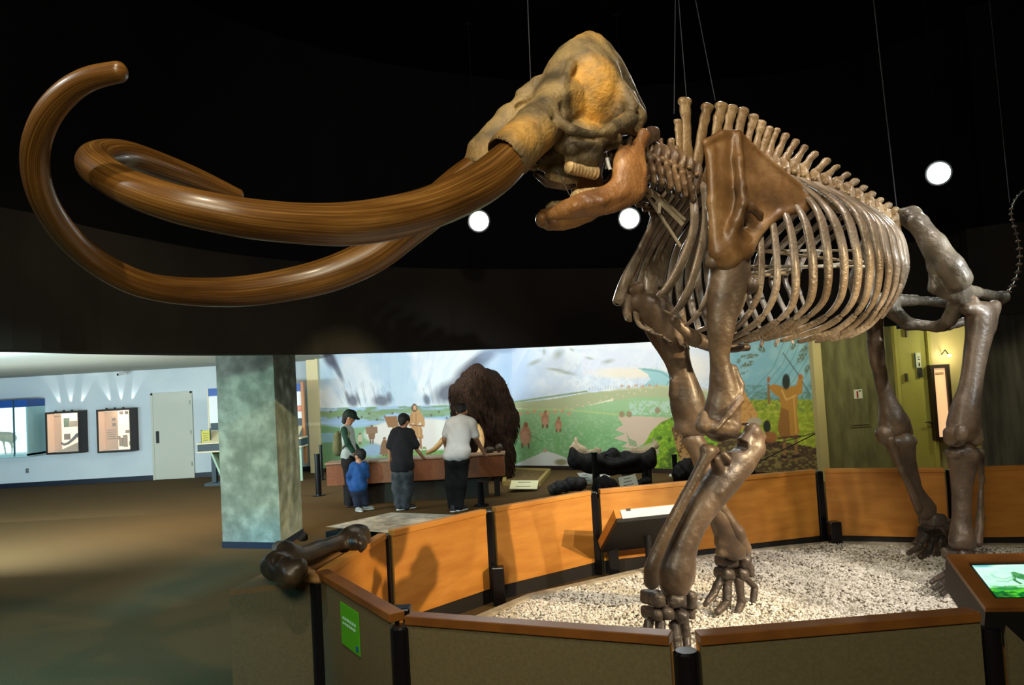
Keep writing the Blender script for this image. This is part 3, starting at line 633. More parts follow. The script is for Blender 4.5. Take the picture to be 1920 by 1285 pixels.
# mounted animal
pa = lambda x, y: D(x, y, WY-.4)
an = empty('mounted_antelope', label='pale greenish mounted animal standing inside the white lit case', cat='animal')
pr_ = []
def pc(x0_, y0_, x1_, y1_, r0, r1, k=.03): pr_.append(cap(pa(x0_, y0_), pa(x1_, y1_), r0, r1, k))
pc(-14, 818, 20, 819, .12, .10); pc(14, 820, 22, 822, .12, .11); pc(5, 822, 9, 841, .03, .018); pc(9, 841, 11, 852, .018, .016); pc(19, 822, 23, 838, .06, .02); pc(23, 838, 22, 852, .02, .016); pc(24, 816, 28, 812, .03, .02)
pc(-14, 816, -22, 803, .08, .05); pc(-22, 803, -30, 803, .05, .03)
sdf_obj('body', pr_, .016, m_deer, an, noise=.002)
def wallcase(name, label, xl, xr, xe, yt, yb, contents):
    s = empty(name, label=label, cat='display case', group=None)
    Yf = WY-.42; a = D(xl, yt, Yf); b = D(xe, yb, Yf); x0, x1, z1, z0 = a[0], b[0], a[2], b[2]
    mb = MB(); t = .045
    mb.box((x0, Yf, z1-t), (x1, WY-.01, z1)); mb.box((x0, Yf, z0), (x1, WY-.01, z0+t)); mb.box((x0, Yf, z0+t), (x0+t*.8, WY-.01, z1-t)); mb.box((x1-t*.5, Yf, z0+t), (x1, WY-.01, z1-t)); mb.build('frame', m_frame, s)
    xi = D(xr, 800, WY-.1)[0]
    MB().box((x0+t*.8, WY-.1, z0+t), (x1-t*.5, WY-.02, z1-t)).build('lit_back', m_backlit, s)
    contents(s, x0, x1, z0, z1, WY-.12)
    MB().box((x0+t*.8, Yf+.03, z0+t), (x0+t*.8+.01, WY-.1, z1-t)).build('inner_side', m_peach2b, s)
    MB().box((x0+t*.8, Yf+.02, z0+t), (x1-t*.5, Yf+.028, z1-t)).build('glass_pane', m_gl, s)
    for k in range(3):
        xx = x0+(x1-x0)*(.25+.25*k); MB().tube([(xx, Yf+.1, z1+.0), (xx, Yf+.1, z1+.035)], .025, 10).build('lamp_can', m_black, s)
    return s, x0, x1, z0, z1
m_peach2b = mat('case_side_glow', 'e2b48a', rough=.6, emit='f0bd90', estr=.45)  # lamplight on the case side put in as peach colour and emission
m_backlit = mat('case_back_cream', 'f3e2c4', rough=0.6, emit='ffe9c8', estr=0.9)
m_pg = mat('case_picture_green', '6d7d55', rough=.7); m_pb = mat('case_picture_brown', '8a6a50', rough=.7); m_brn = mat('dark_brown_specimen', '4a3420', rough=.6); m_peach2 = mat('case_text_panel_peach', 'dfae80', rough=.6)
def cont_a(s, x0, x1, z0, z1, y):
    W_ = x1-x0; H_ = z1-z0
    MB().box((x0+.05, y-.01, z0+.05), (x0+.28*W_, y, z1-.06)).build('text_panel', m_peach2, s)
    MB().box((x0+.06, y-.015, z1-.13), (x0+.26*W_, y-.005, z1-.11)).build('heading', m_pb, s)
    MB().box((x0+.36*W_, y-.02, z0+.62*H_), (x0+.52*W_, y, z0+.84*H_)).build('plant_picture', m_pg, s); MB().box((x0+.52*W_, y-.02, z0+.62*H_), (x0+.76*W_, y, z0+.76*H_)).build('landscape_picture', m_backtan, s)
    MB().box((x0+.36*W_, y-.02, z0+.32*H_), (x0+.54*W_, y, z0+.46*H_)).build('animal_picture', m_pb, s)
    pts = [(x0+W_*u, y-.12, z0+H_*v) for u, v in ((.34, .26), (.42, .21), (.55, .24), (.7, .33), (.82, .42), (.9, .46))]
    MB().tube(pts, [.02, .03, .03, .035, .045, .03], 8).build('tusk_specimen', m_brn, s, smooth=True)
    MB().slab([(x0+.3*W_, y-.25, z0+.06), (x1-.04, y-.25, z0+.06), (x1-.04, y-.02, z0+.3*H_), (x0+.5*W_, y-.02, z0+.12*H_)], .02).build('sloping_shelf', m_backtan, s)
def cont_b(s, x0, x1, z0, z1, y):
    W_ = x1-x0; H_ = z1-z0
    MB().box((x0+.05, y-.01, z0+.05), (x0+.45*W_, y, z1-.06)).build('text_panel', m_peach2, s)
    for k in range(5): MB().box((x0+.12*W_, y-.015, z0+(.3+.05*k)*H_), (x0+.4*W_, y-.005, z0+(.315+.05*k)*H_)).build('text_line', m_pb, s)
    for u, v in ((.3, .72), (.3, .6), (.52, .86), (.68, .86)): MB().box((x0+u*W_, y-.025, z0+v*H_), (x0+(u+.09)*W_, y-.005, z0+(v+.07)*H_)).build('small_picture', m_pb, s)
    for u, v, w_, h_ in ((.5, .12, .1, .2), (.62, .1, .12, .28), (.7, .42, .1, .07), (.46, .28, .07, .08), (.8, .13, .1, .1)): MB().box((x0+u*W_, y-.06, z0+v*H_), (x0+(u+w_)*W_, y-.01, z0+(v+h_)*H_), bev=.01).build('specimen', m_backtan2, s)
m_backtan = mat('case_tan', 'c9ad88', rough=.6); m_backtan2 = mat('case_specimen_tan', 'b08a60', rough=.6)
c1_ = wallcase('wall_case', 'dark framed lit wall case with curved brown tusk inside, beside the white diorama case', 84, 134, 149, 774, 850, cont_a)
c2_ = wallcase('wall_case', 'dark framed lit wall case with small pictures and peach text panel, nearest the pale door', 180, 230, 246, 769, 847, cont_b)
for s_, x0, x1, z0, z1 in (c1_, c2_):
    for k in range(3):
        xx = x0+(x1-x0)*(.25+.25*k)
        l = lamp('case_uplight', 'SPOT', (xx, WY-.06, z1+.02), (xx+(k-1)*.28, WY-.0, z1+.85), 22, (1, .95, .92), .01, angle=24, blend=.5)
    lamp('case_inner_light', 'POINT', ((x0+x1)/2, WY-.3, z1-.1), None, 1.6, (1, .88, .7), .04)
o = empty('power_outlet', label='small grey wall outlet low on the white wall under the cases', cat='outlet'); p = D(51, 883, WY-.01)
MB().box((p[0]-.04, WY-.015, p[2]-.06), (p[0]+.04, WY-.001, p[2]+.06), bev=.003).build('cover_plate', mat('outlet_grey', '7f8a8c'), o)
MB().box((p[0]-.016, WY-.018, p[2]+.012), (p[0]+.016, WY-.012, p[2]+.04)).build('socket', m_black, o); MB().box((p[0]-.016, WY-.018, p[2]-.04), (p[0]+.016, WY-.012, p[2]-.012)).build('socket', m_black, o)
o = empty('security_camera', label='small white and black camera under the ceiling above the right lit case', cat='camera'); p = D(228, 701, WY-.3)
MB().tube([(p[0], WY-.3, p[2]+.02), (p[0], WY-.3, 2.78)], .012).build('stem', m_glass, o); MB().tube([(p[0]-.06, WY-.36, p[2]-.02), (p[0]+.05, WY-.22, p[2]+.02)], .035, 12).build('camera_body', m_glass, o); MB().tube([(p[0]-.07, WY-.373, p[2]-.024), (p[0]-.06, WY-.36, p[2]-.02)], .03, 12).build('lens', m_black, o)
# activity station behind the column
s = empty('activity_station', label='standing display station with blue header and sloping desk partly behind the column', cat='display stand')
Ya = 18.2; m_whitep = mat('white_panel', 'dde4e6', rough=.6); m_orange = mat('station_edge_wood', 'b27a4c', rough=.6); m_mint = mat('mint_side_panel', '9fbfa6', rough=.6); m_creamp = mat('station_cream', 'd8d0a8', rough=.6); m_navy2 = mat('station_dark_navy', '16303a', rough=.5)
xa = D(393, 800, Ya)[0]; xb = D(573, 800, Ya)[0]
zc = lambda x, y: D(x, y, Ya)[2]
MB().box((xa, Ya, zc(393, 803)), (xb-.06, Ya+.05, zc(393, 730)-.17)).build('white_panel', m_whitep, s)
MB().box((xa, Ya-.01, zc(393, 743)), (xb-.06, Ya+.05, zc(393, 729))).build('header_panel', m_caseblue, s)
MB().box((xa+.03, Ya-.02, zc(395, 807)), (xb-.06, Ya-.001, zc(395, 794))).build('label_strip', m_navy2, s)
MB().box((xb-.06, Ya-.06, 0.35), (xb, Ya+.06, zc(393, 729)+.03)).build('side_post', m_orange, s); MB().box((xa-.02, Ya-.02, 1.2), (xa, Ya+.05, zc(393, 729))).build('edge_strip', m_creamp, s)
MB().slab([(xa+.03, Ya-.45, 1.0), (xb-.06, Ya-.45, 1.0), (xb-.06, Ya-.02, 1.22), (xa+.03, Ya-.02, 1.22)], .02).build('sloping_desk', m_creamp, s)
xd = D(372, 840, Ya-.5)[0]; MB().box((xd, Ya-.55, .79), (xb+.03, Ya, .95)).build('desk_front', m_navy2, s); MB().box((xd-.02, Ya-.56, .95), (xb+.04, Ya, .98)).box((xd-.02, Ya-.56, .76), (xb+.04, Ya, .79)).build('desk_edge', m_creamp, s)
MB().slab([(xd+.25, Ya-.5, .78), (xd+.25, Ya-.06, .78), (xd+.55, Ya-.06, 0), (xd+.55, Ya-.5, 0)], .04).box((xd+.55, Ya-.45, 0), (xb, Ya-.4, .78)).build('mint_panel', m_mint, s)
MB().box((xd+.2, Ya-.3, 0), (xd+.3, Ya-.2, .79)).build('leg', m_navy2, s); MB().box((xd+.1, Ya-.5, 0), (xd+.7, Ya-.1, .06)).build('foot', m_navy2, s)
MB().ball((D(561, 766, Ya-.03)[0], Ya-.03, zc(561, 766)), .07, 14, (1, .25, 1)).build('coral_disc', mat('coral', 'd28a78'), s, smooth=True)
m_yel = mat('yellow_sign_face', 'b4b020', 'c4bc30', rough=.5, scale=20)
s = empty('tabletop_sign', label='yellow framed sign standing on the station desk left of the column', cat='sign')
a = D(378, 808, Ya-.4); b = D(394, 830, Ya-.4)
MB().box((a[0], Ya-.42, b[2]), (b[0], Ya-.38, a[2])).build('sign_face', m_yel, s); MB().box((a[0]-.015, Ya-.41, b[2]-.015), (a[0], Ya-.37, a[2]+.015)).box((b[0], Ya-.41, b[2]-.015), (b[0]+.015, Ya-.37, a[2]+.015)).build('frame', m_navy2, s)
MB().box((a[0]+.06, Ya-.44, .98), (b[0]-.06, Ya-.34, b[2])).build('stand', m_steel, s)
for k in range(4): MB().box((a[0]+.04, Ya-.424, b[2]+.05+.05*k), (b[0]-.04, Ya-.419, b[2]+.062+.05*k)).build('text_line', m_txt, s)
# ------------------------------------------------------------------ barrier ring round the mammoth
FT = 0.80
def g2(px, py, z=FT): p = G(px, py, z); return np.array([p[0], p[1]])
V0 = g2(604, 1082); V1 = g2(745, 1166); P1 = g2(722, 1008); P2 = g2(916, 962); P3 = g2(1113, 927); P4 = g2(1535, 887); P5 = g2(1782, 885)
N1 = g2(1284, 1208); N2 = g2(1852, 1160)
P6 = np.array([7.2, 7.6]); P7 = np.array([7.4, 5.2]); N3 = np.array([4.4, 4.0]); 
ring = empty('barrier', (V1[0], V1[1], 0), label='low wood-capped barrier ring of panels and black posts around the mammoth', cat='barrier')
rb = Vector((V1[0], V1[1], 0))
def lay(o): o.location = -rb; o.parent = ring; return o
m_postk = mat('post_black', '0c0d12', rough=0.25)
m_kick = mat('kick_plate_black', '120e0c', rough=0.7)
class _S: pass
def panel(A_, B_, cap_w, outm=m_olive, gapA=.06, gapB=.06, capm=m_wood):
    A_ = np.array(A_); B_ = np.array(B_); d = (B_-A_)/np.linalg.norm(B_-A_); a = A_+d*gapA; b = B_-d*gapB; n = np.array([-d[1], d[0]])
    if n@(np.array([2.2, 6.2])-(a+b)/2) < 0: n = -n; 
    s = np.sign((np.array([-d[1], d[0]]))@n)
    t = .018
    p_in = lay(MB().seg(a, b, t, .13, FT, off=s*(cap_w/2)).build('inner_panel', m_wood))
    lay(MB().seg(a, b, t, .02, FT-.0, off=-s*(cap_w/2)).build('outer_panel', outm))
    lay(MB().seg(a, b, cap_w*.9, .0, .13, off=0).build('kick_plate', m_kick))
    c = lay(MB().seg(a, b, cap_w+.04, FT, FT+.045).build('cap_rail', capm, bevel=.004))
def post(P_, h=FT-.01, r=.035, m=None):
    lay(MB().box((P_[0]-r, P_[1]-r, 0), (P_[0]+r, P_[1]+r, h), bev=.008).build('post', m or m_postk))
far = [P1, P2, P3, P4, P5, P6]
panel(V0, P1, .03, gapA=.0)
for a, b in zip(far, far[1:]): panel(a, b, .03)
for p in (P1, P2, P3, P4, P5): post(p, FT+.02)
panel(V0, V1, .045, capm=m_woodcap, gapA=.0, gapB=.0); panel(V1, N1, .05, capm=m_woodcap, gapA=.07); panel(N1, N2, .05, capm=m_woodcap); panel(N2, N3, .05, capm=m_woodcap); panel(N3, P7, .1, capm=m_woodcap); panel(P7, P6, .1, capm=m_woodcap)
def rpost(P_, h, r=.05):
    mb = MB(); mb.tube([(P_[0], P_[1], 0), (P_[0], P_[1], h-.01), (P_[0], P_[1], h)], [r, r, r*.8], 20); lay(mb.build('round_post', m_postk, smooth=False))
rpost(V1+np.array([0.02, -.03]), FT-.01, .055); rpost(N1+np.array([0, -.02]), FT-.02, .058); rpost(N2, FT-.04, .05); rpost(V0+np.array([-.02, -.04]), FT-.02, .05)
# short post sleeves standing just inside the ring
m_sl = m_postk
for p, h, w_ in ((P2+np.array([.06, -.12]), .34, .055), (P3+np.array([.14, -.16]), .40, .05), (P4+np.array([.06, -.16]), .3, .06), (V1+np.array([.0, .16]), FT+.03, .05)):
    lay(MB().box((p[0]-w_, p[1]-w_, 0), (p[0]+w_, p[1]+w_, h), bev=.01).build('bracket', m_sl))
# gravel bed with concrete curb
m_curb = mat('pale_concrete_curb', 'a59c8a', 'bdb4a0', rough=.85, scale=20)
cz = .07
bed = [g2(873, 1172, cz), g2(1002, 1117, cz), g2(1204, 1071, cz), g2(1330, 1040, cz), g2(1565, 1018, cz), g2(1720, 1021, cz)]
bed += [np.array([6.3, 7.5]), np.array([6.6, 5.4]), np.array([4.1, 4.3]), np.array([2.2, 3.85]), np.array([0.85, 3.75]), np.array([-.25, 4.15]), bed[0]+(bed[0]-bed[1])*.9]
cb = ribbon('gravel_curb', np.array(bed+[bed[0]]), 0, cz, .09, m_curb, kind=None); tag(cb, 'pale concrete curb edging the white gravel bed', 'curb')
m_grav = mat('white_gravel', 'c8c2b8', 'f0ece4', rough=.9, scale=14, detail=2, c3='e0dad0', bump=.15, bscale=90)
m_gbase = mat('gravel_base', '8f877a', 'b5ad9f', rough=.95, scale=50)
gb_ = tag(MB().prism([tuple(p) for p in bed], 0, cz-.025).build('gravel_base', m_gbase), kind='structure')
from mathutils import geometry as mg
def scatter_pebbles(poly, n, rs):
    poly = np.array(poly); lo = poly.min(0); hi = poly.max(0); out = []
    while len(out) < n:
        q = lo+(hi-lo)*rs.rand(n*2, 2); ins = np.zeros(len(q), bool)
        for i in range(len(poly)):
            p, r = poly[i], poly[(i+1) % len(poly)]; c = ((p[1] > q[:, 1]) != (r[1] > q[:, 1])) & (q[:, 0] < (r[0]-p[0])*(q[:, 1]-p[1])/(r[1]-p[1]+1e-9)+p[0]); ins ^= c
        q = q[ins]; dist = np.hypot(q[:, 0]-1.6, q[:, 1]-5.4); keep = rs.rand(len(q)) < np.clip(2.4/np.maximum(dist, .8), .2, 1); out.extend(q[keep].tolist())
    return np.array(out[:n])
rs = np.random.RandomState(3); cenb = np.mean(np.array(bed), 0)
pp = scatter_pebbles([cenb+(np.array(p)-cenb)*.985 for p in bed], 56000, rs)
ico = bmesh.new(); bmesh.ops.create_icosphere(ico, subdivisions=1, radius=1.0); iv = np.array([v.co for v in ico.verts]); ifc = np.array([[v.index for v in f.verts] for f in ico.faces]); ico.free()
n = len(pp); sz = rs.uniform(.007, .0155, n); sc3 = rs.uniform(.65, 1.3, (n, 3))*sz[:, None]; sc3[:, 2] *= .75; an_ = rs.rand(n)*6.28
VV = iv[None]*(1+rs.uniform(-.22, .22, (n, len(iv), 1)))*sc3[:, None, :]; ca, sa = np.cos(an_)[:, None], np.sin(an_)[:, None]
X = VV[..., 0]*ca-VV[..., 1]*sa; Y = VV[..., 0]*sa+VV[..., 1]*ca
mound = .009*np.sin(pp[:, 0]*3.1+1)*np.sin(pp[:, 1]*2.7)+.010*np.sin(pp[:, 0]*7+pp[:, 1]*5)
VV = np.stack([X+pp[:, 0, None], Y+pp[:, 1, None], VV[..., 2]+(cz-.012+mound+rs.uniform(-.004, .008, n))[:, None]], -1).reshape(-1, 3)
FF = (ifc[None]+(np.arange(n)*len(iv))[:, None, None]).reshape(-1, 3)
gv = fastmesh('gravel', VV, FF, m_grav, smooth=False, k=3); tag(gv, 'bed of white crushed gravel under the mammoth feet', 'gravel', kind='stuff')
# twigs on gravel
tw = MB()
for k in range(14): a = rs.uniform(0, 6.28); x_, y_ = rs.uniform(.2, .9), rs.uniform(6.2, 6.9); tw.tube([(x_, y_, cz+.02), (x_+.03*math.cos(a), y_+.03*math.sin(a), cz+.025)], .004, 5)
# --- info rail seen from behind (centre) ---
def rail(name, label, c, face_ang, w_, dpt, hz, tilt, m_fr, withpic, t=.09, ut=.04):
    s = empty(name, (c[0], c[1], 0), face_ang, label, 'information stand')
    # local: x = width, -y = reader side(low edge), +y = raised edge
    R_ = Matrix.Translation((0, 0, hz)) @ Matrix.Rotation(tilt, 4, 'X')
    fw = .07
    mb = MB(); mb.box((-w_/2, -dpt/2, -t), (-w_/2+fw, dpt/2, 0), mtx=R_); mb.box((w_/2-fw, -dpt/2, -t), (w_/2, dpt/2, 0), mtx=R_); mb.box((-w_/2+fw, dpt/2-fw, -t), (w_/2-fw, dpt/2, 0), mtx=R_); mb.box((-w_/2+fw, -dpt/2, -t), (w_/2-fw, -dpt/2+fw, 0), mtx=R_); mb.build('wood_frame', m_fr, s)
    MB().box((-w_/2+fw, -dpt/2+fw, -t+.003), (w_/2-fw, dpt/2-fw, -.012), mtx=R_).build('panel_board', m_signk, s)
    MB().box((-w_/2, -dpt/2, -t-ut), (w_/2, dpt/2, -t), mtx=R_).build('underside', m_black, s)
    return s, R_
# ------------------------------------------------------------------ information stands
e_ = (P4-P3)/np.linalg.norm(P4-P3)
c = G(1228, 948, .74); ang_ = math.atan2(-e_[1], -e_[0]); inn = np.array([e_[1], -e_[0]])
cc = np.array([c[0], c[1]])-inn*.24
s, R_ = rail('reading_rail', 'angled information stand seen from behind, bright metal back plate, inside the far panels', cc, ang_, .84, .62, .55, math.radians(37), m_wood, False)
MB().box((-.36, .311, -.10), (.36, .318, -.012), mtx=R_).build('back_plate', mat('bright_back_plate', 'd8dde2', rough=.35), s)
for x in (-.28, .28): MB().box((x-.02, .316, -.03), (x+.02, .326, -.005), mtx=R_).build('clip', m_steel, s)
MB().tube([(0, .02, 0), (0, .02, .58)], .035, 12).build('post', m_black, s); MB().box((-.15, -.12, 0), (.15, .16, .02)).build('foot', m_black, s)
mb = MB(); mb.tube([(-.12, .2, .52), (-.15, .25, .5), (-.1, .22, .42), (-.04, .05, .3)], .006, 6); mb.build('cable', m_glass, s)
bl = G(1848, 1140, .86); tl = G(1774, 1040, 1.0); yv = np.array([tl[0]-bl[0], tl[1]-bl[1]]); dl_ = np.linalg.norm(yv); rz = math.atan2(yv[1], yv[0])-math.pi/2
xv = np.array([math.cos(rz), math.sin(rz)]); W_ = 1.1; tilt = math.atan2(.14, dl_); dp = math.hypot(.14, dl_)
cc = np.array([(tl[0]+bl[0])/2, (tl[1]+bl[1])/2])+xv*W_/2
s, R_ = rail('reading_rail', 'lit wood-framed information stand with green mammoth picture, in front of the ring', cc, rz, W_, dp, .93, tilt, m_woodcap, True, .022, .17)
MB().tube([(.0, .05, 0), (.0, .05, .74)], .045, 12).build('post', m_black, s); MB().box((-.2, -.2, 0), (.2, .25, .02)).build('foot', m_black, s)
# backlit picture, painted print
x0, x1, y0, y1 = -W_/2+.085, -W_/2+.42, -dp/2+.09, dp/2-.09
nx, ny = 90, 110; U, Vv = np.meshgrid(np.linspace(0, 1, nx), np.linspace(0, 1, ny), indexing='ij'); u = U.ravel(); v = 1-Vv.ravel()
P = Paint(u*100, v*100, 'b6f0dc'); n1 = vnoise(u*100, v*100, .08, 4)
P.mix((n1-.3)*1.5, 'd8fff0'); P.ell(12, 2, 20, 8, '2f9fb0', .8, soft=.6); P.ell(80, 4, 16, 6, '58c8c0', .6, soft=.6)
P.mix((v > .72)*1.0, '2fae3a'); P.mix((v > .66)*(vnoise(u*100, v*200, .12, 5) > .45)*.9, '5fd030'); P.mix((v > .8)*np.clip((vnoise(u*100, v*100, .15, 6)-.45)*5, 0, 1), '0f6a2a'); P.ell(22, 74, 26, 8, '1f7a48', .8, soft=.5); P.ell(10, 94, 20, 10, '17502c', .8, soft=.6)
P.ell(66, 50, 16, 13, '4f9a5c'); P.ell(52, 38, 9, 11, '3f8a50'); P.ell(48, 30, 6, 8, '4f9a5c'); P.ell(78, 52, 8, 14, '5aa060', .9)
for x_ in (55, 61, 74, 80): P.line([(x_, 55), (x_+1, 78)], 2.6, '468c50')
P.line([(44, 36), (40, 50), (44, 60)], 2.2, '3b8048'); P.line([(42, 38), (28, 46), (18, 40), (16, 30)], 1.1, '8fd0a8'); P.line([(42, 42), (30, 54), (16, 52)], 1.1, '8fd0a8')
Vp = np.array([R_ @ Vector((x0+(x1-x0)*a, y0+(y1-y0)*b, -.008)) for a, b in zip(U.ravel(), Vv.ravel())])
painted_panel('backlit_picture', Vp, nx, ny, P.c, s, rough=.25, emit=.9)
m_glowtxt = mat('backlit_lettering', 'bff5e0', emit='9af0d0', estr=.8)
mb = MB(); rs2 = np.random.RandomState(5)
for row, (yy, x_, hh) in enumerate([(dp/2-.115, x1+.05, .016), (dp/2-.145, x1+.05, .016)]+[(dp/2-.2-.024*k, x1+.05, .010) for k in range(11)]):
    xx = x_
    while xx < W_/2-.12:
        wl = rs2.uniform(.018, .06); mb.box((xx, yy-hh/2, -.010), (min(xx+wl, W_/2-.09), yy+hh/2, -.006), mtx=R_); xx += wl+.012
o = mb.build('lettering', m_glowtxt, s); o['kind'] = 'stuff'

# ------------------------------------------------------------------ green notice on the ring's outer face
nt = empty('notice', label='bright green notice with two rows of white letters on the ring, lower left', cat='sign')
a_, b_ = np.array([*V0, 0.]), np.array([*V1, 0.]); dv = (b_-a_)/np.linalg.norm(b_-a_); nv = np.array([-dv[1], dv[0], 0]); nv = nv*(-1 if nv@(np.array([2., 6, 0])-a_) > 0 else 1)
def onface(px, py, off=.036):
    r = ray(px, py); t = ((a_+nv*off-CAMP)@nv)/(r@nv); return CAMP+r*t
q = [onface(638, 1128), onface(643, 1208), onface(677, 1233), onface(672, 1150)]
zt_, zb_ = (q[0][2]+q[3][2])/2, (q[1][2]+q[2][2])/2
sA = (q[0]-a_)@dv; sB = (q[3]-a_)@dv
def fq(s0, s1, z0, z1, off): return [a_+dv*s+nv*off+np.array([0, 0, z]) for s, z in ((s0, z0), (s1, z0), (s1, z1), (s0, z1))]
def fbox(name, u0, u1, v0, v1, off, m, par):
    ss = lambda u: sA+(sB-sA)*u; zz = lambda v: zb_+(zt_-zb_)*v
    return MB().slab(fq(ss(u0), ss(u1), zz(v0), zz(v1), off), .004).build(name, m, par)
m_green = mat('notice_green', '4fb010', rough=.5); m_ntxt = mat('notice_lettering', 'a8dcc8', rough=.5); m_nblue = mat('notice_logo_blue', '1560a0', rough=.5)
fbox('sheet', 0, 1, 0, 1, .038, m_green, nt); fbox('logo', .82, .93, .08, .2, .041, m_nblue, nt)
rsl = np.random.RandomState(9)
for vc in (.655, .535):
    mb = MB(); u_ = .14
    while u_ < .84:
        wl = rsl.uniform(.05, .12)
        ss = lambda u: sA+(sB-sA)*u
        for kk in range(int(wl/.028)+1): mb.slab(fq(ss(u_+kk*.03), ss(u_+kk*.03+.020), zb_+(zt_-zb_)*(vc-.024-.008*(kk % 3 == 1)), zb_+(zt_-zb_)*(vc+.024+.012*(kk % 2)), .042), .003)
        u_ += (int(wl/.028)+1)*.03+.03
    o = mb.build('lettering', m_ntxt, nt); o['kind'] = 'stuff'

# ------------------------------------------------------------------ pedestal with the real leg bone
PZ = .78
pA = g2(430, 1108, PZ); pB = g2(584, 1104, PZ)
pC = g2(716, 1012, PZ); pD = g2(640, 1004, PZ); pE = g2(560, 1030, PZ); pF = g2(452, 1095, PZ)
pD = g2(600, 1010, PZ)
pC_ = P1+np.array([-.05, .02]); pB_ = V0+np.array([-.06, -.0])
ped = empty('display_plinth', (pA[0], pA[1], 0), label='low olive display plinth beside the ring carrying a large leg bone', cat='plinth')
def layp(o): o.location = (-pA[0], -pA[1], 0); o.parent = ped; return o
foot = [tuple(pA), tuple(pB_), tuple(pC_), tuple(pC_+np.array([-.25, .02])), tuple(pA+np.array([.18, 1.0]))]
layp(MB().prism([tuple(p) for p in foot], .0, PZ-.03).build('cabinet', m_olive))
m_ptop = mat('plinth_top_brown', '6e5534', '7d5f38', rough=.6, scale=6)
cf = np.mean(np.array(foot), 0); layp(MB().prism([tuple(cf+(np.array(p)-cf)*1.0) for p in foot], PZ-.03, PZ).build('plinth_top', m_ptop))
# stone/cast cushion and bone
m_bone_dark = mat('dark_polished_bone', '1c1713', '4a3b2a', rough=.38, scale=5, detail=8, bump=.25, bscale=25)
m_tan = mat('tan_support_cast', 'a87a4a', 'b98b58', rough=.6, scale=8)
gp = lambda px, py, z: G(px, py, PZ+z)
sup = tag(sdf_obj('bone_cradle', [cap(gp(560, 1072, .03), gp(660, 1030, .03), .055, .05, .05, (1, 1, .7)), cap(gp(560, 1075, .02), gp(600, 1085, .02), .07, .06, .05, (1, 1, .6))], .012, m_tan), 'tan moulded support under the leg bone on the olive plinth', 'support')
pr_ = [cap(gp(538, 1055, .12), gp(655, 1012, .12), .075, .055, .05), cap(gp(655, 1012, .12), gp(672, 1006, .12), .08, .095, .05), cap(gp(590, 1036, .11), gp(640, 1016, .11), .05, .05, .04),
       cap(gp(538, 1040, .16), gp(532, 1035, .16), .085, .08, .03), cap(gp(515, 1062, .12), gp(550, 1075, .10), .09, .085, .04), cap(gp(548, 1085, .07), gp(556, 1068, .12), .05, .07, .03),
       ell(gp(536, 1090, .05), (.05, .05, .05), .03), ell(gp(668, 1020, .1), (.08, .08, .07), .04), ell(gp(525, 1050, .17), (.04, .05, .05), .03, sub=True)]
bone0 = tag(sdf_obj('fossil_leg_bone', pr_, .012, m_bone_dark, noise=.006, nscale=14), 'large dark fossil leg bone lying on the plinth near the column', 'bone')
fin = D(568, 1004, 6.4); tag(MB().slab([G(556, 1012, .86), G(570, 997, .9), G(572, 1008, .84), G(566, 1012, .82)], .03).build('bone_fragment', m_black), 'small black pointed fragment standing behind the leg bone', 'fossil')

# ------------------------------------------------------------------ relief table behind the ring
tz = .75
q = [G(610, 988, tz), G(736, 1001, tz), G(872, 966, tz), G(734, 961, tz)]
rt = empty('relief_table', label='low black display table topped with a pale carved relief map', cat='table')
cq = np.mean(np.array(q), 0); q2 = [cq+(p-cq)*1.0 for p in q]; n_ = 70
m_rb = m_black
MB().prism([tuple(p[:2]) for p in q2], tz-.12, tz-.045).build('table_box', m_rb, rt)
ci = [tuple((cq+(p-cq)*.72)[:2]) for p in q2]; MB().prism(ci, 0, tz-.12).build('base', m_rb, rt)
a_g, b_g = np.meshgrid(np.linspace(0, 1, n_), np.linspace(0, 1, n_), indexing='ij'); A1, B1 = a_g.ravel(), b_g.ravel()
pos = (q2[0][None]*((1-A1)*(1-B1))[:, None]+q2[1][None]*(A1*(1-B1))[:, None]+q2[2][None]*(A1*B1)[:, None]+q2[3][None]*((1-A1)*B1)[:, None])
hn = vnoise(A1*40, B1*40, .12, 31, 4); rim = np.minimum.reduce([A1, 1-A1, B1, 1-B1]) < .05
pos[:, 2] = tz+np.where(rim, .0, (hn-.5)*.05-.005)
hn2 = vnoise(A1*40+9, B1*40, .35, 32, 3); cmap = np.array([lin('6d6454')])*(1-hn[:, None])+np.array([lin('e4d9c6')])*hn[:, None]; cmap = np.where((hn2 > .56)[:, None], cmap*.72, cmap); cmap = np.where(rim[:, None], np.array([lin('a09a86')]), cmap)
painted_panel('relief_map', pos, n_, n_, cmap, rt, rough=.6)

# ------------------------------------------------------------------ touch table at the mural
TY = 13.55
xl = D(611, 862, TY)[0]; xr = D(945, 858, TY)[0]
tt = empty('touch_table', ((xl+xr)/2, TY, 0), label='long brown topped table where the four visitors stand', cat='table'); hw = (xr-xl)/2
MB().box((-hw, 0, .36), (hw, .38, .72)).build('apron', m_redwood, tt)
MB().box((-hw-.02, -.03, .72), (hw+.02, .40, .755), bev=.008).build('table_top', mat('table_top_tan', 'a3876c', rough=.4), tt)
MB().box((-hw*.62, .16, 0), (hw*.8, .36, .36)).build('base', mat('table_base_dark', '2c2a20', rough=.8), tt)
for x in (-hw+.3, hw-.15): MB().box((x-.05, .12, 0), (x+.05, .22, .36)).build('leg', m_black, tt)
# dark round specimen on table right
sk = tag(MB().ball((xr-.25, TY+.12, .755+.055), .075, 16, (1.3, 1, .75)).ball((xr-.08, TY+.12, .755+.08), .075, 14, (.9, .9, 1)).build('touch_specimen', m_bone_dark, smooth=True), 'dark rounded specimen on the right end of the touch table', 'specimen')
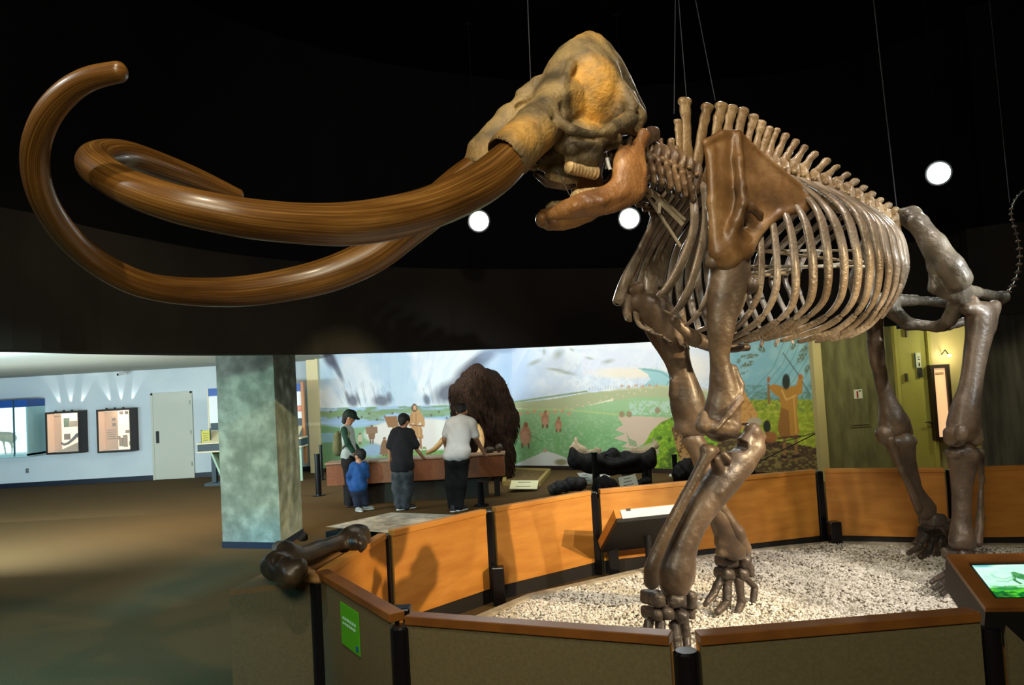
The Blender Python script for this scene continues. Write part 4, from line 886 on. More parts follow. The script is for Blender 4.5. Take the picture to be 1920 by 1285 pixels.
# stanchions / rope posts
def stanchion(px, py_top, py_bot, label, r=.05, cat='post', group='black posts before the mural'):
    b = G(px, py_bot, 0); t = D(px, py_top, b[1]); s = empty('stanchion_post', (b[0], b[1], 0), label=label, cat=cat, group=group)
    MB().tube([(0, 0, .02), (0, 0, t[2]-.02)], r, 14).build('pole', m_postk, s); MB().tube([(0, 0, t[2]-.02), (0, 0, t[2])], r*1.15, 14).build('top_cap', m_postk, s); MB().tube([(0, 0, 0), (0, 0, .02)], r*2.2, 18).build('base', m_postk, s)
    return s, t
stanchion(598, 851, 930, 'thick black post nearest the column, left of the touch table', .055)
stanchion(604, 834, 900, 'thin black post behind the thick one by the cream trim', .035)
stanchion(903, 903, 949, 'short black post under the right end of the touch table', .055)
stanchion(1119, 848, 932, 'black post in front of the big dark pelvis fossil', .05)
stanchion(1268, 852, 912, 'slim black post right of the pelvis fossil, before the green mural bank', .045)
_, ch_ = stanchion(1411, 872, 905, 'short black post behind the far ring panels, beside the mammoth elbow', .06)
# rope to the right trim
tag(MB().tube([tuple(D(1411, 873, ch_[1])), tuple(D(1440, 858, 12.6)), tuple(D(1480, 838, 12.9)), tuple(D(1528, 814, e0[1]-.15))], .010, 6).build('barrier_chain', m_black), 'thin dark chain sagging across the right end of the mural', 'chain')

# floor-level gravel/sand tray and placards at the calf
tr = empty('planting_tray', label='low wood edged tray of brown litter beside the shaggy calf', cat='tray')
t0 = G(893, 906, .0); tp = [G(945, 905, .06), G(1010, 905, .06), G(1030, 882, .06), G(950, 880, .06)]
MB().prism([tuple(p[:2]) for p in tp], 0, .05).build('litter_bed', mat('brown_litter', '4c3a1e', '7d6534', rough=1, scale=30, bump=.8, bscale=60), tr)
mb = MB()
for a, b in zip(tp, tp[1:]+tp[:1]): mb.seg(a, b, .07, 0, .09)
mb.build('wood_edge', mat('tray_edge_wood', 'a08a4c', rough=.7), tr)
def placard(name, label, quad, Y, m, lines=3, tcol=None, thick=.01):
    s = empty(name, label=label, cat='placard', group='placards on the carpet by the fossils'); pts = [D(x, y, Y_) for (x, y), Y_ in zip(quad, Y)]
    MB().slab(pts, thick).build('card', m, s); b = np.array(pts)
    n = np.cross(b[1]-b[0], b[3]-b[0]); n /= np.linalg.norm(n)
    mb = MB()
    for k in range(lines):
        v0 = .25+.5*k/max(1, lines-1); v1 = v0+.05
        f = lambda u, v: (b[0]*(1-u)*(1-v)+b[1]*u*(1-v)+b[2]*u*v+b[3]*(1-u)*v)+n*.003
        mb.slab([f(.2+.05*k, v0), f(.75-.04*k, v0), f(.75-.04*k, v1), f(.2+.05*k, v1)], .002)
    mb.build('printed_lines', tcol or m_txt, s)
    p0 = b.mean(0); MB().tube([(p0[0], p0[1]+.02, 0.0), (p0[0], p0[1]+.02, max(.02, p0[2]-.02))], .012, 8).build('stand', m_black, s)
    return s
m_card = mat('card_white', 'c9ccbe', rough=.6); m_cardc = mat('card_cream', 'e6e3b2', rough=.4)
placard('placard', 'cream tilted placard on the carpet right of the shaggy calf', [(955, 917), (1007, 917), (1010, 901), (959, 901)], [14.0, 14.0, 14.5, 14.5], m_cardc, 2)
placard('placard', 'white sheet left of the black post under the pelvis fossil', [(1095, 907), (1110, 907), (1111, 886), (1082, 887)], [14.3, 14.3, 14.4, 14.4], m_card, 3)
placard('placard', 'white sheet right of the black post under the pelvis fossil', [(1113, 903), (1143, 897), (1145, 885), (1114, 886)], [14.4, 14.4, 14.5, 14.5], m_card, 2)
placard('placard', 'pale square placard leaning in front of the dark fossils', [(1164, 919), (1198, 912), (1191, 889), (1159, 896)], [12.4, 12.4, 12.55, 12.55], m_card, 3)
placard('placard', 'small white card by the slim post right of the pelvis fossil', [(1254, 893), (1290, 894), (1288, 889), (1256, 889)], [14.4, 14.4, 14.6, 14.6], m_card, 1)
placard('placard', 'white card behind the mammoth elbow above the far ring panels', [(1372, 897), (1394, 896), (1396, 882), (1376, 888)], [13.6, 13.6, 13.7, 13.7], m_card, 1)
# dark fossils
m_foss = mat('black_fossil', '050507', '0c0b0a', rough=.6, scale=9, bump=.5, bscale=30, spec=.25)
m_fosst = mat('tan_fossil_face', '9c8a6c', 'b5a488', rough=.7, scale=12, bump=.2)
Yf = 13.9
fp = lambda x, y, dy=0.0: D(x, y, Yf+dy)
pf = empty('fossil_pelvis', label='huge black fossil pelvis raised on dark legs before the mural', cat='fossil')
pr_ = []; K_ = Yf/11.0
for sd in (1, -1):
    X = lambda x: 1148+sd*(x-1148)
    def c5(x0_, y0_, x1_, y1_, r0, r1, dy0=0, dy1=0, k=.06, s=(1, .8, 1)): pr_.append(cap(fp(X(x0_), y0_, dy0), fp(X(x1_), y1_, dy1), r0*K_, r1*K_, k, s))
    c5(1074, 850, 1076, 870, .05, .06); c5(1080, 858, 1110, 864, .07, .09); c5(1080, 870, 1120, 872, .08, .10); c5(1110, 864, 1148, 868, .10, .12); c5(1074, 862, 1100, 868, .07, .08); c5(1100, 878, 1148, 878, .07, .09); c5(1072, 842, 1074, 856, .03, .05)
pr_ += [ell(fp(1150, 852), (.12, .12, .12), .05), ell(fp(1172, 851), (.10, .1, .05), .03), ell(fp(1133, 852), (.07, .1, .05), .03), cap(fp(1120, 862, -.1), fp(1148, 872, -.15), .09, .07, .04), cap(fp(1190, 862, -.1), fp(1150, 872, -.15), .10, .07, .04)]
sdf_obj('hip_bone', pr_, .022, m_foss, pf, noise=.006, nscale=12)
for pr_ in ([cap(fp(1080, 842, .25), fp(1095, 846, .2), .09, .07, .03, (1, .4, 1.1)), cap(fp(1076, 842, .25), fp(1080, 822, .3), .06, .022, .03, (1, .4, 1)), cap(fp(1090, 847, .2), fp(1122, 851, .2), .07, .06, .03, (1, .4, 1)), cap(fp(1118, 843, .2), fp(1128, 842, .2), .035, .035, .02, (1, .5, 1))],
       [cap(fp(1175, 848, .2), fp(1215, 850, .2), .07, .065, .03, (1, .4, 1)), cap(fp(1215, 848, .2), fp(1231, 835, .25), .055, .04, .03, (1, .4, 1)), cap(fp(1230, 836, .25), fp(1225, 823, .25), .035, .02, .03, (1, .4, 1))]):
    sdf_obj('tan_bone_face', pr_, .018, m_fosst, pf, noise=.006, nscale=16)
for x, yb in ((1119, 905), (1207, 905), (1216, 902)):
    t = fp(x, 872); MB().tube([tuple(t), (t[0], t[1], 0)], .045, 10).build('leg', m_foss, pf)
def rock(name, label, pts, m, h=.02, Yr=12.9, parent=None, nz_=.012):
    pr = [cap(D(x0_, y0_, Yr), D(x1_, y1_, Yr), r0*Yr/10.3, r1*Yr/10.3, .05) for x0_, y0_, x1_, y1_, r0, r1 in pts]
    return tag(sdf_obj(name, pr, h, m, noise=nz_, nscale=16), label, 'fossil')
m_foss2 = mat('brown_black_fossil', '0d0b0a', '3e3723', rough=.6, scale=7, bump=.4, bscale=30, lo=.55, hi=.75)
rock('fossil_bone', 'knobbly black fossil bone lying on the carpet left of the black post', [(1037, 918, 1046, 914, .075, .08), (1046, 915, 1070, 908, .075, .085), (1070, 908, 1088, 908, .09, .085), (1080, 903, 1086, 898, .05, .03)], m_foss2, Yr=13.5)
rock('fossil_bone', 'dark heap of fossil bone behind the leaning pale placard', [(1122, 916, 1150, 918, .09, .08), (1125, 905, 1145, 910, .08, .09), (1124, 920, 1158, 922, .06, .06), (1134, 898, 1140, 904, .04, .06)], m_foss, Yr=12.9)
rock('fossil_bone', 'small dark fossil right of the leaning pale placard', [(1198, 906, 1212, 902, .05, .05), (1212, 902, 1217, 900, .04, .03)], m_foss, Yr=13.8)
rock('fossil_bone', 'pale rounded fossil piece above the leaning pale placard', [(1174, 890, 1182, 890, .045, .045), (1160, 899, 1175, 896, .035, .04)], m_fosst, Yr=14.1)
rock('fossil_bone', 'dark shaggy fossil shape behind the mammoth lower leg', [(1275, 890, 1290, 880, .1, .1), (1290, 885, 1300, 895, .1, .1), (1272, 880, 1288, 870, .07, .08)], m_foss, Yr=13.6)

# ------------------------------------------------------------------ spotlights on the dark ceiling
m_bulb = mat('spot_lens_glow', 'ffffff', emit='f4fff8', estr=60.0)
def spotlamp(px, py, Y, label, target, power=20):
    p = D(px, py, Y); s = empty('ceiling_spotlight', tuple(p), label=label, cat='spotlight', group='glowing spotlights under the black ceiling'); T = Vector(target)-Vector(p); qd = T.to_track_quat('-Y', 'Z').to_matrix().to_4x4()
    mb = MB(); mb.tube([(0, -.0, 0), (0, .16, 0)], [.14, .08], 20); o = mb.build('lamp_housing', m_black, s); o.matrix_local = qd
    o = MB().tube([(0, -.004, 0), (0, -.010, 0)], .115, 24).build('lens', m_bulb, s); o.matrix_local = qd
    MB().tube([(0, .0, .03), (0, 0, 6.4-p[2])], .008, 8).build('drop_rod', m_ceilblack, s)
    MB().tube([(0, 0, 6.4-p[2]-.03), (0, 0, 6.4-p[2])], .05, 12).build('ceiling_plate', m_ceilblack, s)
    l = lamp('spotlight_beam', 'SPOT', tuple(Vector(p)+T.normalized()*.03), target, power, (.96, 1, .95), .05, angle=60, blend=.5)
spotlamp(898, 415, 9.4, 'glowing spotlight just below the near tusk, left of the jaw', (1.0, 4.0, 2.4), 90)
spotlamp(1180, 410, 9.4, 'glowing spotlight behind the mammoth jaw and chest', (1.4, 4.0, 2.4), 90)
spotlamp(1760, 325, 8.6, 'glowing spotlight in the dark above the mammoth hips', (3.0, 3.0, 2.2), 90)
# ------------------------------------------------------------------ the mammoth skeleton
OB = np.array([1.4, 5.75, 0.0]); BX = np.array([.8931, .4499, 0.0]); BX /= np.linalg.norm(BX); BN = np.array([BX[1], -BX[0], 0.0])  # BN: towards the viewer's side
RZB = math.atan2(BX[1], BX[0])
mam = empty('mammoth_skeleton', tuple(OB), RZB, 'complete mounted brown mammoth skeleton with huge curling tusks standing on white gravel', 'skeleton')
def wl(P): d = np.asarray(P)-OB; return np.array([d@BX, -(d@BN), P[2]])
def L(px, py, v):
    r = ray(px, py); t = (v-(CAMP-OB)@BN)/(r@BN); return wl(CAMP+r*t)
def dep(px, py, v): r = ray(px, py); return (v-(CAMP-OB)@BN)/(r@BN)
def R(rp, px, py, v): return rp*dep(px, py, v)/FPX
def cp(A_, B_, k=.03, s=None, sub=False):
    """capsule from (px,py,v,rpx) to (px,py,v,rpx)"""
    return cap(L(*A_[:3]), L(*B_[:3]), R(A_[3], *A_[:3]), R(B_[3], *B_[:3]), k, s, sub)
def chain(pts, k=.03, s=None): return [cp(a, b, k, s) for a, b in zip(pts, pts[1:])]
def limb(pts, k=.03, s=(1, .88, 1), m=4):
    P_ = ratio_spline([(*L(x, y, v), R(r, x, y, v)) for x, y, v, r in pts], (len(pts)-1)*m+1)
    return [cap(a[:3], b[:3], a[3], b[3], k if i == 0 else .004, s) for i, (a, b) in enumerate(zip(P_, P_[1:]))]
def el(px, py, v, rx, rv, rz, k=.03, rot=None, sub=False):
    q = R(1, px, py, v); return ell(L(px, py, v), (rx*q, rv, rz*q), k, rot, sub)
def bonemat(name, c1, c2, c3, rough=.42, scale=2.6, lo=.32, hi=.68, bump=.7, bs=42, coat=.25):
    return mat(name, c1, c2, rough=rough, scale=scale, detail=9, bump=bump, bscale=bs, c3=c3, lo=lo, hi=hi, coat=coat, coatr=.25)
b_skull = bonemat('bone_skull', '473d2a', '8f7a50', '6c5c3e', rough=.62, scale=4.2, lo=.38, hi=.62, coat=.03, bump=1.0, bs=34)
b_jaw = bonemat('bone_jaw', '7a5230', 'b98a54', '9c6c3e', rough=.42, scale=3)
b_scap = bonemat('bone_scapula', '4f3820', '9a7a52', '745430', rough=.46, scale=3.4, coat=.18, bump=.35, bs=30)
b_rib = bonemat('bone_rib', '5c4e3e', 'a49687', '7f705f', rough=.3, scale=3, coat=.5)
b_spine = bonemat('bone_spine', '604a2e', '98805c', '7c6442', rough=.45, scale=4)
b_leg = bonemat('bone_leg', '3e3228', '75624e', '574738', rough=.46, scale=3.4, coat=.16, bump=.4, bs=30)
b_foot = bonemat('bone_foot', '3a2c22', '6a5340', '50403', rough=.5, scale=4) if False else bonemat('bone_foot', '332b26', '5c5046', '463c34', rough=.5, scale=4)
b_pelvis = bonemat('bone_pelvis', '4c443a', '857a6a', '675d4f', rough=.5, scale=4, bump=.6)
b_neck = bonemat('bone_neck', '3a2c20', '7d6448', '5a4634', rough=.4, scale=5)
b_tooth = mat('tooth_ivory', 'a8885a', 'd8bf94', rough=.4, scale=30, stretch=(3, 1, 1))

# ---- skull
CR = [(1092, 64), (1074, 71), (1054, 88), (1036, 110), (1018, 142), (1003, 172), (985, 198), (992, 240), (1030, 252), (1060, 244), (1100, 254), (1150, 252), (1186, 250), (1200, 232), (1199, 212), (1187, 190), (1173, 158), (1152, 118), (1130, 88), (1110, 70)]
crp = np.array([L(x, y, 0)[[0, 2]] for x, y in CR])
half = [dict(t='plate', poly=crp, th=.15, y=(-.2, .2), f=lambda x, z: 0*x, k=.05)]
half += [el(1112, 160, .09, 52, .22, 66, .07), el(1082, 140, .05, 34, .20, 50, .07), el(1156, 205, .12, 40, .17, 44, .05), el(1052, 185, .12, 40, .14, 42, .05)]
half += [cp((1040, 200, .14, 40), (1005, 242, .18, 43), .05), cp((1005, 242, .18, 43), (958, 288, .215, 46), .03)]
half += chain([(1046, 176, .22, 9), (1046, 202, .26, 11), (1052, 228, .31, 12), (1072, 243, .37, 12), (1110, 249, .39, 10), (1145, 243, .38, 13), (1180, 224, .33, 17)], .02)   # orbit rim, cheek arch
half += chain([(1092, 96, .16, 7), (1070, 124, .21, 8), (1058, 150, .23, 8), (1050, 174, .23, 8)], .03) + chain([(1110, 100, .15, 6), (1142, 130, .22, 8), (1166, 165, .27, 10), (1184, 200, .31, 14)], .03)
half += [el(1186, 226, .16, 18, .14, 24, .04), cp((1194, 222, .26, 10), (1190, 242, .22, 12), .03), cp((1062, 232, .31, 9), (1064, 252, .30, 6), .02), cp((1128, 246, .36, 8), (1150, 258, .34, 7), .02)]
half += [cp((1090, 262, .13, 36), (1100, 288, .14, 32), .04), cp((1076, 300, .14, 18), (1108, 302, .14, 18), .03), cp((1070, 262, .12, 26), (1056, 270, .12, 18), .04), cp((1120, 262, .13, 28), (1152, 264, .12, 16), .04), cp((1072, 280, .2, 12), (1100, 268, .22, 12), .03)]
subs = [el(1076, 192, .42, 15, .17, 30, .03, sub=True), el(1120, 184, .46, 48, .25, 52, .03, rot=.25, sub=True), el(1122, 222, .50, 34, .26, 14, .02, sub=True), el(1051, 214, .42, 9, .12, 8, .01, sub=True), el(1100, 256, .28, 34, .08, 6, .015, sub=True)]
farl = [cp((1000, 188, -.12, 22), (955, 222, -.17, 24), .03), cp((955, 222, -.17, 24), (905, 285, -.20, 30), .03), cp((1010, 158, -.06, 16), (978, 178, -.12, 12), .02)]
nas = [el(984, 192, -.02, 17, .10, 9, .012, rot=.5, sub=True)]
sock = [cp((953, 293, .217, 40), (915, 330, .23, 44), .008, sub=True)]
skull = sdf_obj('skull', half+mirror(half[1:])+farl+subs+mirror(subs)+sock+mirror(sock)+nas, .0115, b_skull, mam, noise=.002, nscale=22)
_me = skull.data; _vc = np.array([v.co for v in _me.vertices]); _fc = L(1114, 172, .25); _fs = L(985, 262, .25)
def _g(c, r): d = (_vc-c)/np.array(r); return np.clip((1.25-np.linalg.norm(d, axis=1))*2.2, 0, 1)
_fm = _fc*np.array([1, -1, 1]); _sm = _fs*np.array([1, -1, 1]); _val = np.maximum.reduce([_g(_fc, (.17, .3, .22)), _g(_fm, (.17, .3, .22)), _g(_fs, (.20, .2, .14))*.6, _g(_sm, (.20, .2, .14))*.6, _g(L(1095, 85, 0), (.14, .2, .09))*.5])
_a = _me.attributes.new('varnish_glow', 'FLOAT', 'POINT'); _a.data.foreach_set('value', _val.astype(np.float32))  # golden patches: varnish tint plus warm lamplight painted into the skull colour
_nt = b_skull.node_tree; _bs = _nt.nodes['Principled BSDF']; _src = _bs.inputs['Base Color'].links[0].from_socket
_at = _nt.nodes.new('ShaderNodeAttribute'); _at.attribute_name = 'varnish_glow'; _mx = _nt.nodes.new('ShaderNodeMix'); _mx.data_type = 'RGBA'; _mx.inputs[7].default_value = (*lin('d09c44'), 1)
_ml = _nt.nodes.new('ShaderNodeMath'); _ml.operation = 'MULTIPLY'; _nz = _nt.nodes.new('ShaderNodeTexNoise'); _nz.inputs['Scale'].default_value = 7; _tc = _nt.nodes.new('ShaderNodeTexCoord'); _nt.links.new(_tc.outputs['Object'], _nz.inputs['Vector'])
_m2 = _nt.nodes.new('ShaderNodeMapRange'); _m2.inputs[1].default_value = .35; _m2.inputs[2].default_value = .6; _m2.inputs[3].default_value = .35; _m2.inputs[4].default_value = .95; _nt.links.new(_nz.outputs['Fac'], _m2.inputs[0]); _nt.links.new(_m2.outputs[0], _ml.inputs[1])
_nt.links.new(_at.outputs['Fac'], _ml.inputs[0]); _nt.links.new(_ml.outputs[0], _mx.inputs[0]); _nt.links.new(_src, _mx.inputs[6]); _nt.links.new(_mx.outputs[2], _bs.inputs['Base Color'])
for sg in (1, -1):
    pr_ = []
    for k in range(9):
        x = 1066+k*6.2; y = 316+k*1.4; pr_.append(cp((x, y-2, .14, 4.6), (x+1, y+6, .14, 4.0), .005, s=(.55, 3.2, 1)))
    pr_.append(cp((1070, 312, .14, 12), (1112, 320, .14, 12), .02, s=(1, 1.1, .9)))
    sdf_obj('upper_molar', pr_ if sg == 1 else mirror(pr_), .009, b_tooth, skull, noise=.001)
# ---- mandible
hj = limb([(1208, 252, .26, 13), (1199, 270, .26, 14), (1188, 292, .26, 23), (1181, 320, .26, 33), (1177, 350, .26, 33), (1140, 374, .25, 27), (1105, 382, .23, 25), (1070, 391, .17, 20), (1046, 400, .10, 13), (1028, 405, .03, 6)], .03, s=(1, .58, 1))
hj += chain([(1165, 276, .26, 7), (1170, 298, .26, 13), (1184, 315, .26, 24)], .03, s=(1, .5, 1)) + [cp((1176, 318, .26, 22), (1184, 346, .26, 25), .05, s=(1, .6, 1))] + chain([(1032, 402, .06, 3), (1080, 387, .24, 4), (1130, 376, .30, 4), (1170, 362, .31, 4)], .05) + chain([(1200, 262, .27, 5), (1206, 320, .30, 6), (1198, 360, .30, 8)], .02)
subj = [cp((1184, 268, .26, 5), (1182, 288, .26, 7), .02, sub=True)]
jaw = sdf_obj('mandible', hj+mirror(hj)+subj+mirror(subj), .0125, b_jaw, mam, noise=.0015, nscale=25)
for sg in (1, -1):
    pr_ = [cp((x, 366-(x-1070)*.1, .17, 7), (x+4, 360-(x-1070)*.1, .17, 5), .006, s=(.7, 2.4, 1)) for x in range(1078, 1136, 7)]
    sdf_obj('lower_molar', pr_ if sg == 1 else mirror(pr_), .009, b_tooth, jaw, noise=.001)
# loose dark hyoid bits and wires under the palate
MB().tube([tuple(L(1003, 325, .05)), tuple(L(1028, 345, .03)), tuple(L(1062, 352, .0)), tuple(L(1078, 348, -.02))], [.02, .028, .022, .012], 8).build('hyoid_bone', b_neck, mam, smooth=True)
MB().tube([tuple(L(1044, 318, .1)), tuple(L(1068, 366, .1))], .004, 6).build('wire_brace', m_steel, mam)
MB().tube([tuple(L(1138, 296, .2)), tuple(L(1144, 318, .2))], .012, 6).tube([tuple(L(1146, 288, .1)), tuple(L(1136, 316, .1))], .01, 6).build('jaw_hanger', m_glass, mam)

# ---- tusks
mt_ = bpy.data.materials.new('tusk_ivory_brown'); mt_.use_nodes = True; N_ = mt_.node_tree.nodes; LK = mt_.node_tree.links; bs_ = N_['Principled BSDF']
at_ = N_.new('ShaderNodeAttribute'); at_.attribute_name = 'st'
def ns(scale, vec, det=6):
    mp = N_.new('ShaderNodeMapping'); mp.inputs['Scale'].default_value = vec; LK.new(at_.outputs['Vector'], mp.inputs[0]); z = N_.new('ShaderNodeTexNoise'); z.inputs['Scale'].default_value = scale; z.inputs['Detail'].default_value = det; LK.new(mp.outputs[0], z.inputs['Vector']); return z
z1 = ns(13, (1, 1, .05), 8); z2 = ns(1.3, (1, 1, .8), 3)
r1 = N_.new('ShaderNodeValToRGB'); LK.new(z1.outputs['Fac'], r1.inputs[0]); r1.color_ramp.elements[0].position = .28; r1.color_ramp.elements[0].color = (*lin('4e3212'), 1); r1.color_ramp.elements[1].position = .72; r1.color_ramp.elements[1].color = (*lin('a2783e'), 1); e = r1.color_ramp.elements.new(.5); e.color = (*lin('7a5222'), 1)
r2 = N_.new('ShaderNodeValToRGB'); LK.new(z2.outputs['Fac'], r2.inputs[0]); r2.color_ramp.elements[0].position = .35; r2.color_ramp.elements[0].color = (.55, .5, .42, 1); r2.color_ramp.elements[1].position = .65; r2.color_ramp.elements[1].color = (1, 1, 1, 1)
mx = N_.new('ShaderNodeMix'); mx.data_type = 'RGBA'; mx.blend_type = 'MULTIPLY'; mx.inputs[0].default_value = .8; LK.new(r1.outputs[0], mx.inputs[6]); LK.new(r2.outputs[0], mx.inputs[7]); LK.new(mx.outputs[2], bs_.inputs['Base Color'])
bs_.inputs['Roughness'].default_value = .36; bs_.inputs['Coat Weight'].default_value = .35; bs_.inputs['Coat Roughness'].default_value = .2
bp_ = N_.new('ShaderNodeBump'); bp_.inputs['Strength'].default_value = .15; bp_.inputs['Distance'].default_value = .01; LK.new(z1.outputs['Fac'], bp_.inputs['Height']); LK.new(bp_.outputs[0], bs_.inputs['Normal'])
def tusk(pts, n=150, seg=40):
    S_ = ratio_spline([(*L(x, y, v), R(w_/2, x, y, v)) for x, y, v, w_ in pts], n); P = S_[:, :3]; r = S_[:, 3]
    # resample evenly
    ln = np.concatenate([[0], np.cumsum(np.linalg.norm(np.diff(P, axis=0), axis=1))]); q = np.linspace(0, ln[-1], n); P = np.stack([np.interp(q, ln, P[:, i]) for i in range(3)], 1); r = np.interp(q, ln, r)
    for _ in range(3): P[1:-1] = (P[:-2]+2*P[1:-1]+P[2:])/4; r[1:-1] = (r[:-2]+2*r[1:-1]+r[2:])/4
    tip = []; 
    rr = list(r); PP = list(P); d = (P[-1]-P[-2]); d /= np.linalg.norm(d)
    for a in np.linspace(0, math.pi/2, 9)[1:]: PP.append(P[-1]+d*r[-1]*math.sin(a)*.8); rr.append(max(r[-1]*math.cos(a), .0005))
    PP = np.array(PP); V = []; stt = []; up = np.array([0, 1., 0]); l = 0
    for i, p in enumerate(PP):
        t = PP[min(i+1, len(PP)-1)]-PP[max(i-1, 0)]; t /= np.linalg.norm(t)+1e-9; x = np.cross(t, up); x /= np.linalg.norm(x); y = np.cross(x, t); up = y
        if i: l += np.linalg.norm(PP[i]-PP[i-1])
        for k in range(seg):
            a = 2*math.pi*k/seg; V.append(p+(x*math.cos(a)+y*math.sin(a))*rr[i]); stt.append((math.cos(a), math.sin(a), l*2.2))
    m_ = len(PP); I = np.arange(m_-1)[:, None]*seg+np.arange(seg)[None]; J = np.arange(m_-1)[:, None]*seg+(np.arange(seg)[None]+1) % seg
    Q = np.stack([I, J, J+seg, I+seg], -1).reshape(-1, 4)
    o = fastmesh('tusk', V, Q[:, ::-1], mt_, mam); me = o.data; A = me.attributes.new('st', 'FLOAT_VECTOR', 'POINT'); A.data.foreach_set('vector', np.array(stt, np.float32).ravel()); return o
tn = tusk([(978, 276, .212, 56), (960, 296, .22, 72), (935, 320, .235, 78), (905, 343, .26, 80), (860, 367, .30, 81), (800, 392, .38, 80), (720, 412, .46, 83), (640, 421, .54, 82), (560, 419, .60, 77), (480, 412, .63, 76), (420, 402, .63, 75), (336, 384, .58, 73), (252, 356, .44, 69), (203, 330, .24, 66), (176, 306, .0, 66), (192, 291, -.24, 58), (240, 292, -.5, 54), (319, 318, -.76, 48), (378, 340, -.92, 40), (446, 366, -1.04, 24)])
tn['label'] = 'near tusk curling inward into a tight loop'
tf = tusk([(908, 306, -.212, 56), (890, 325, -.22, 68), (862, 348, -.25, 72), (820, 384, -.34, 72), (760, 432, -.46, 70), (700, 478, -.56, 68), (620, 514, -.66, 66), (540, 534, -.70, 62), (460, 546, -.68, 58), (380, 548, -.62, 54), (300, 541, -.54, 50), (240, 524, -.46, 50), (170, 484, -.32, 48), (115, 430, -.12, 48), (76, 362, .1, 48), (65, 290, .26, 50), (84, 224, .42, 50), (122, 176, .54, 48), (168, 147, .64, 44), (222, 135, .72, 40)])
tf['label'] = 'far tusk sweeping low and up into an open hook'

# ---- neck
for i, (x, y) in enumerate([(1203, 300), (1218, 303), (1233, 307), (1248, 312), (1263, 319), (1277, 328), (1291, 338)]):
    h_ = [cp((x-4, y+12, .0, 20), (x+3, y-12, .0, 19), .03, s=(.45, 1.4, 1)), cp((x-1, y-8, .10, 6), (x-4, y-30, .06, 5), .02, s=(.7, 1.6, 1)), cp((x-4, y-30, .05, 5), (x-6-(i % 2)*3, y-44-i*1.5, .0, 4), .02),
          cp((x-2, y-4, .14, 7), (x+4, y+16, .24, 8), .015, s=(.55, 1.4, 1)), cp((x+4, y+16, .24, 8), (x+9, y+36, .24, 7), .015, s=(.6, 1.2, 1)), cp((x+9, y+36, .22, 7), (x+5, y+48, .16, 5), .015), cp((x-6, y-14, .16, 6), (x+6, y-4, .17, 6), .012)]
    sdf_obj('cervical_vertebra', h_+mirror(h_), .010, b_neck, mam, noise=.002, nscale=30, seed=i)
h_ = [cp((1222, 252, .08, 15), (1205, 262, .12, 15), .03), cp((1190, 262, .12, 13), (1200, 290, .1, 16), .03), cp((1178, 276, .1, 8), (1192, 275, .14, 10), .03)]
sdf_obj('atlas', h_+mirror(h_), .012, b_neck, mam, noise=.005, nscale=20)
# ---- thoracic spines and bodies
SP = [((1259, 262, 5), (1260, 302, 6)), ((1270, 226, 6.5), (1276, 305, 7)), ((1284, 188, 13), (1290, 305, 10)), ((1326, 198, 12), (1304, 318, 10)), ((1352, 196, 12), (1332, 318, 10)), ((1372, 201, 11), (1352, 312, 9)), ((1393, 206, 10), (1374, 308, 9)), ((1412, 217, 9.5), (1394, 306, 8)), ((1428, 229, 8.5), (1410, 305, 8)), ((1442, 240, 7.5), (1424, 304, 8)), ((1457, 243, 6), (1437, 300, 9)), ((1473, 252, 6), (1452, 303, 9)), ((1492, 264, 6), (1468, 307, 9)), ((1509, 275, 6), (1487, 313, 9)), ((1528, 286, 6), (1504, 320, 9)), ((1551, 299, 5.5), (1526, 328, 8)), ((1570, 311, 5), (1546, 335, 8)), ((1589, 325, 5), (1568, 344, 8)), ((1605, 338, 5), (1588, 354, 8)), ((1621, 350, 5), (1606, 363, 8)), ((1637, 362, 5), (1624, 374, 8)), ((1652, 373, 5), (1640, 384, 8)), ((1667, 383, 5), (1655, 394, 8)), ((1681, 392, 5), (1670, 404, 8))]
for i, (T, B_) in enumerate(SP):
    mx_, my_ = (T[0]+B_[0])/2, (T[1]+B_[1])/2
    h_ = [cp((T[0]+1, T[1]+T[2]*.5, 0, T[2]*.8), (T[0]*.8+B_[0]*.2, T[1]*.8+B_[1]*.2, 0, T[2]*.6), .02, s=(1, .6, 1)), cp((T[0]-T[2]*.5, T[1]+T[2]*.1, 0, T[2]*.42), (T[0]+T[2]*.5, T[1]+T[2]*.25, 0, T[2]*.42), .015, s=(1, 1.3, 1)), cp((T[0]*.8+B_[0]*.2, T[1]*.8+B_[1]*.2, 0, T[2]*.6), (B_[0], B_[1], 0, B_[2]*1.0), .02, s=(1, .5, 1)),
          cp((B_[0], B_[1]+6, 0, 11), (B_[0]-2, B_[1]+30, .0, 17), .03, s=(.55, 1.2, 1)), cp((B_[0], B_[1]+9, .03, 6), (B_[0]+2, B_[1]+9, .15, 5), .02)]
    sdf_obj('vertebra', h_+mirror(h_), .010 if i < 17 else .012, b_spine, mam, noise=.0025, nscale=20, seed=i)
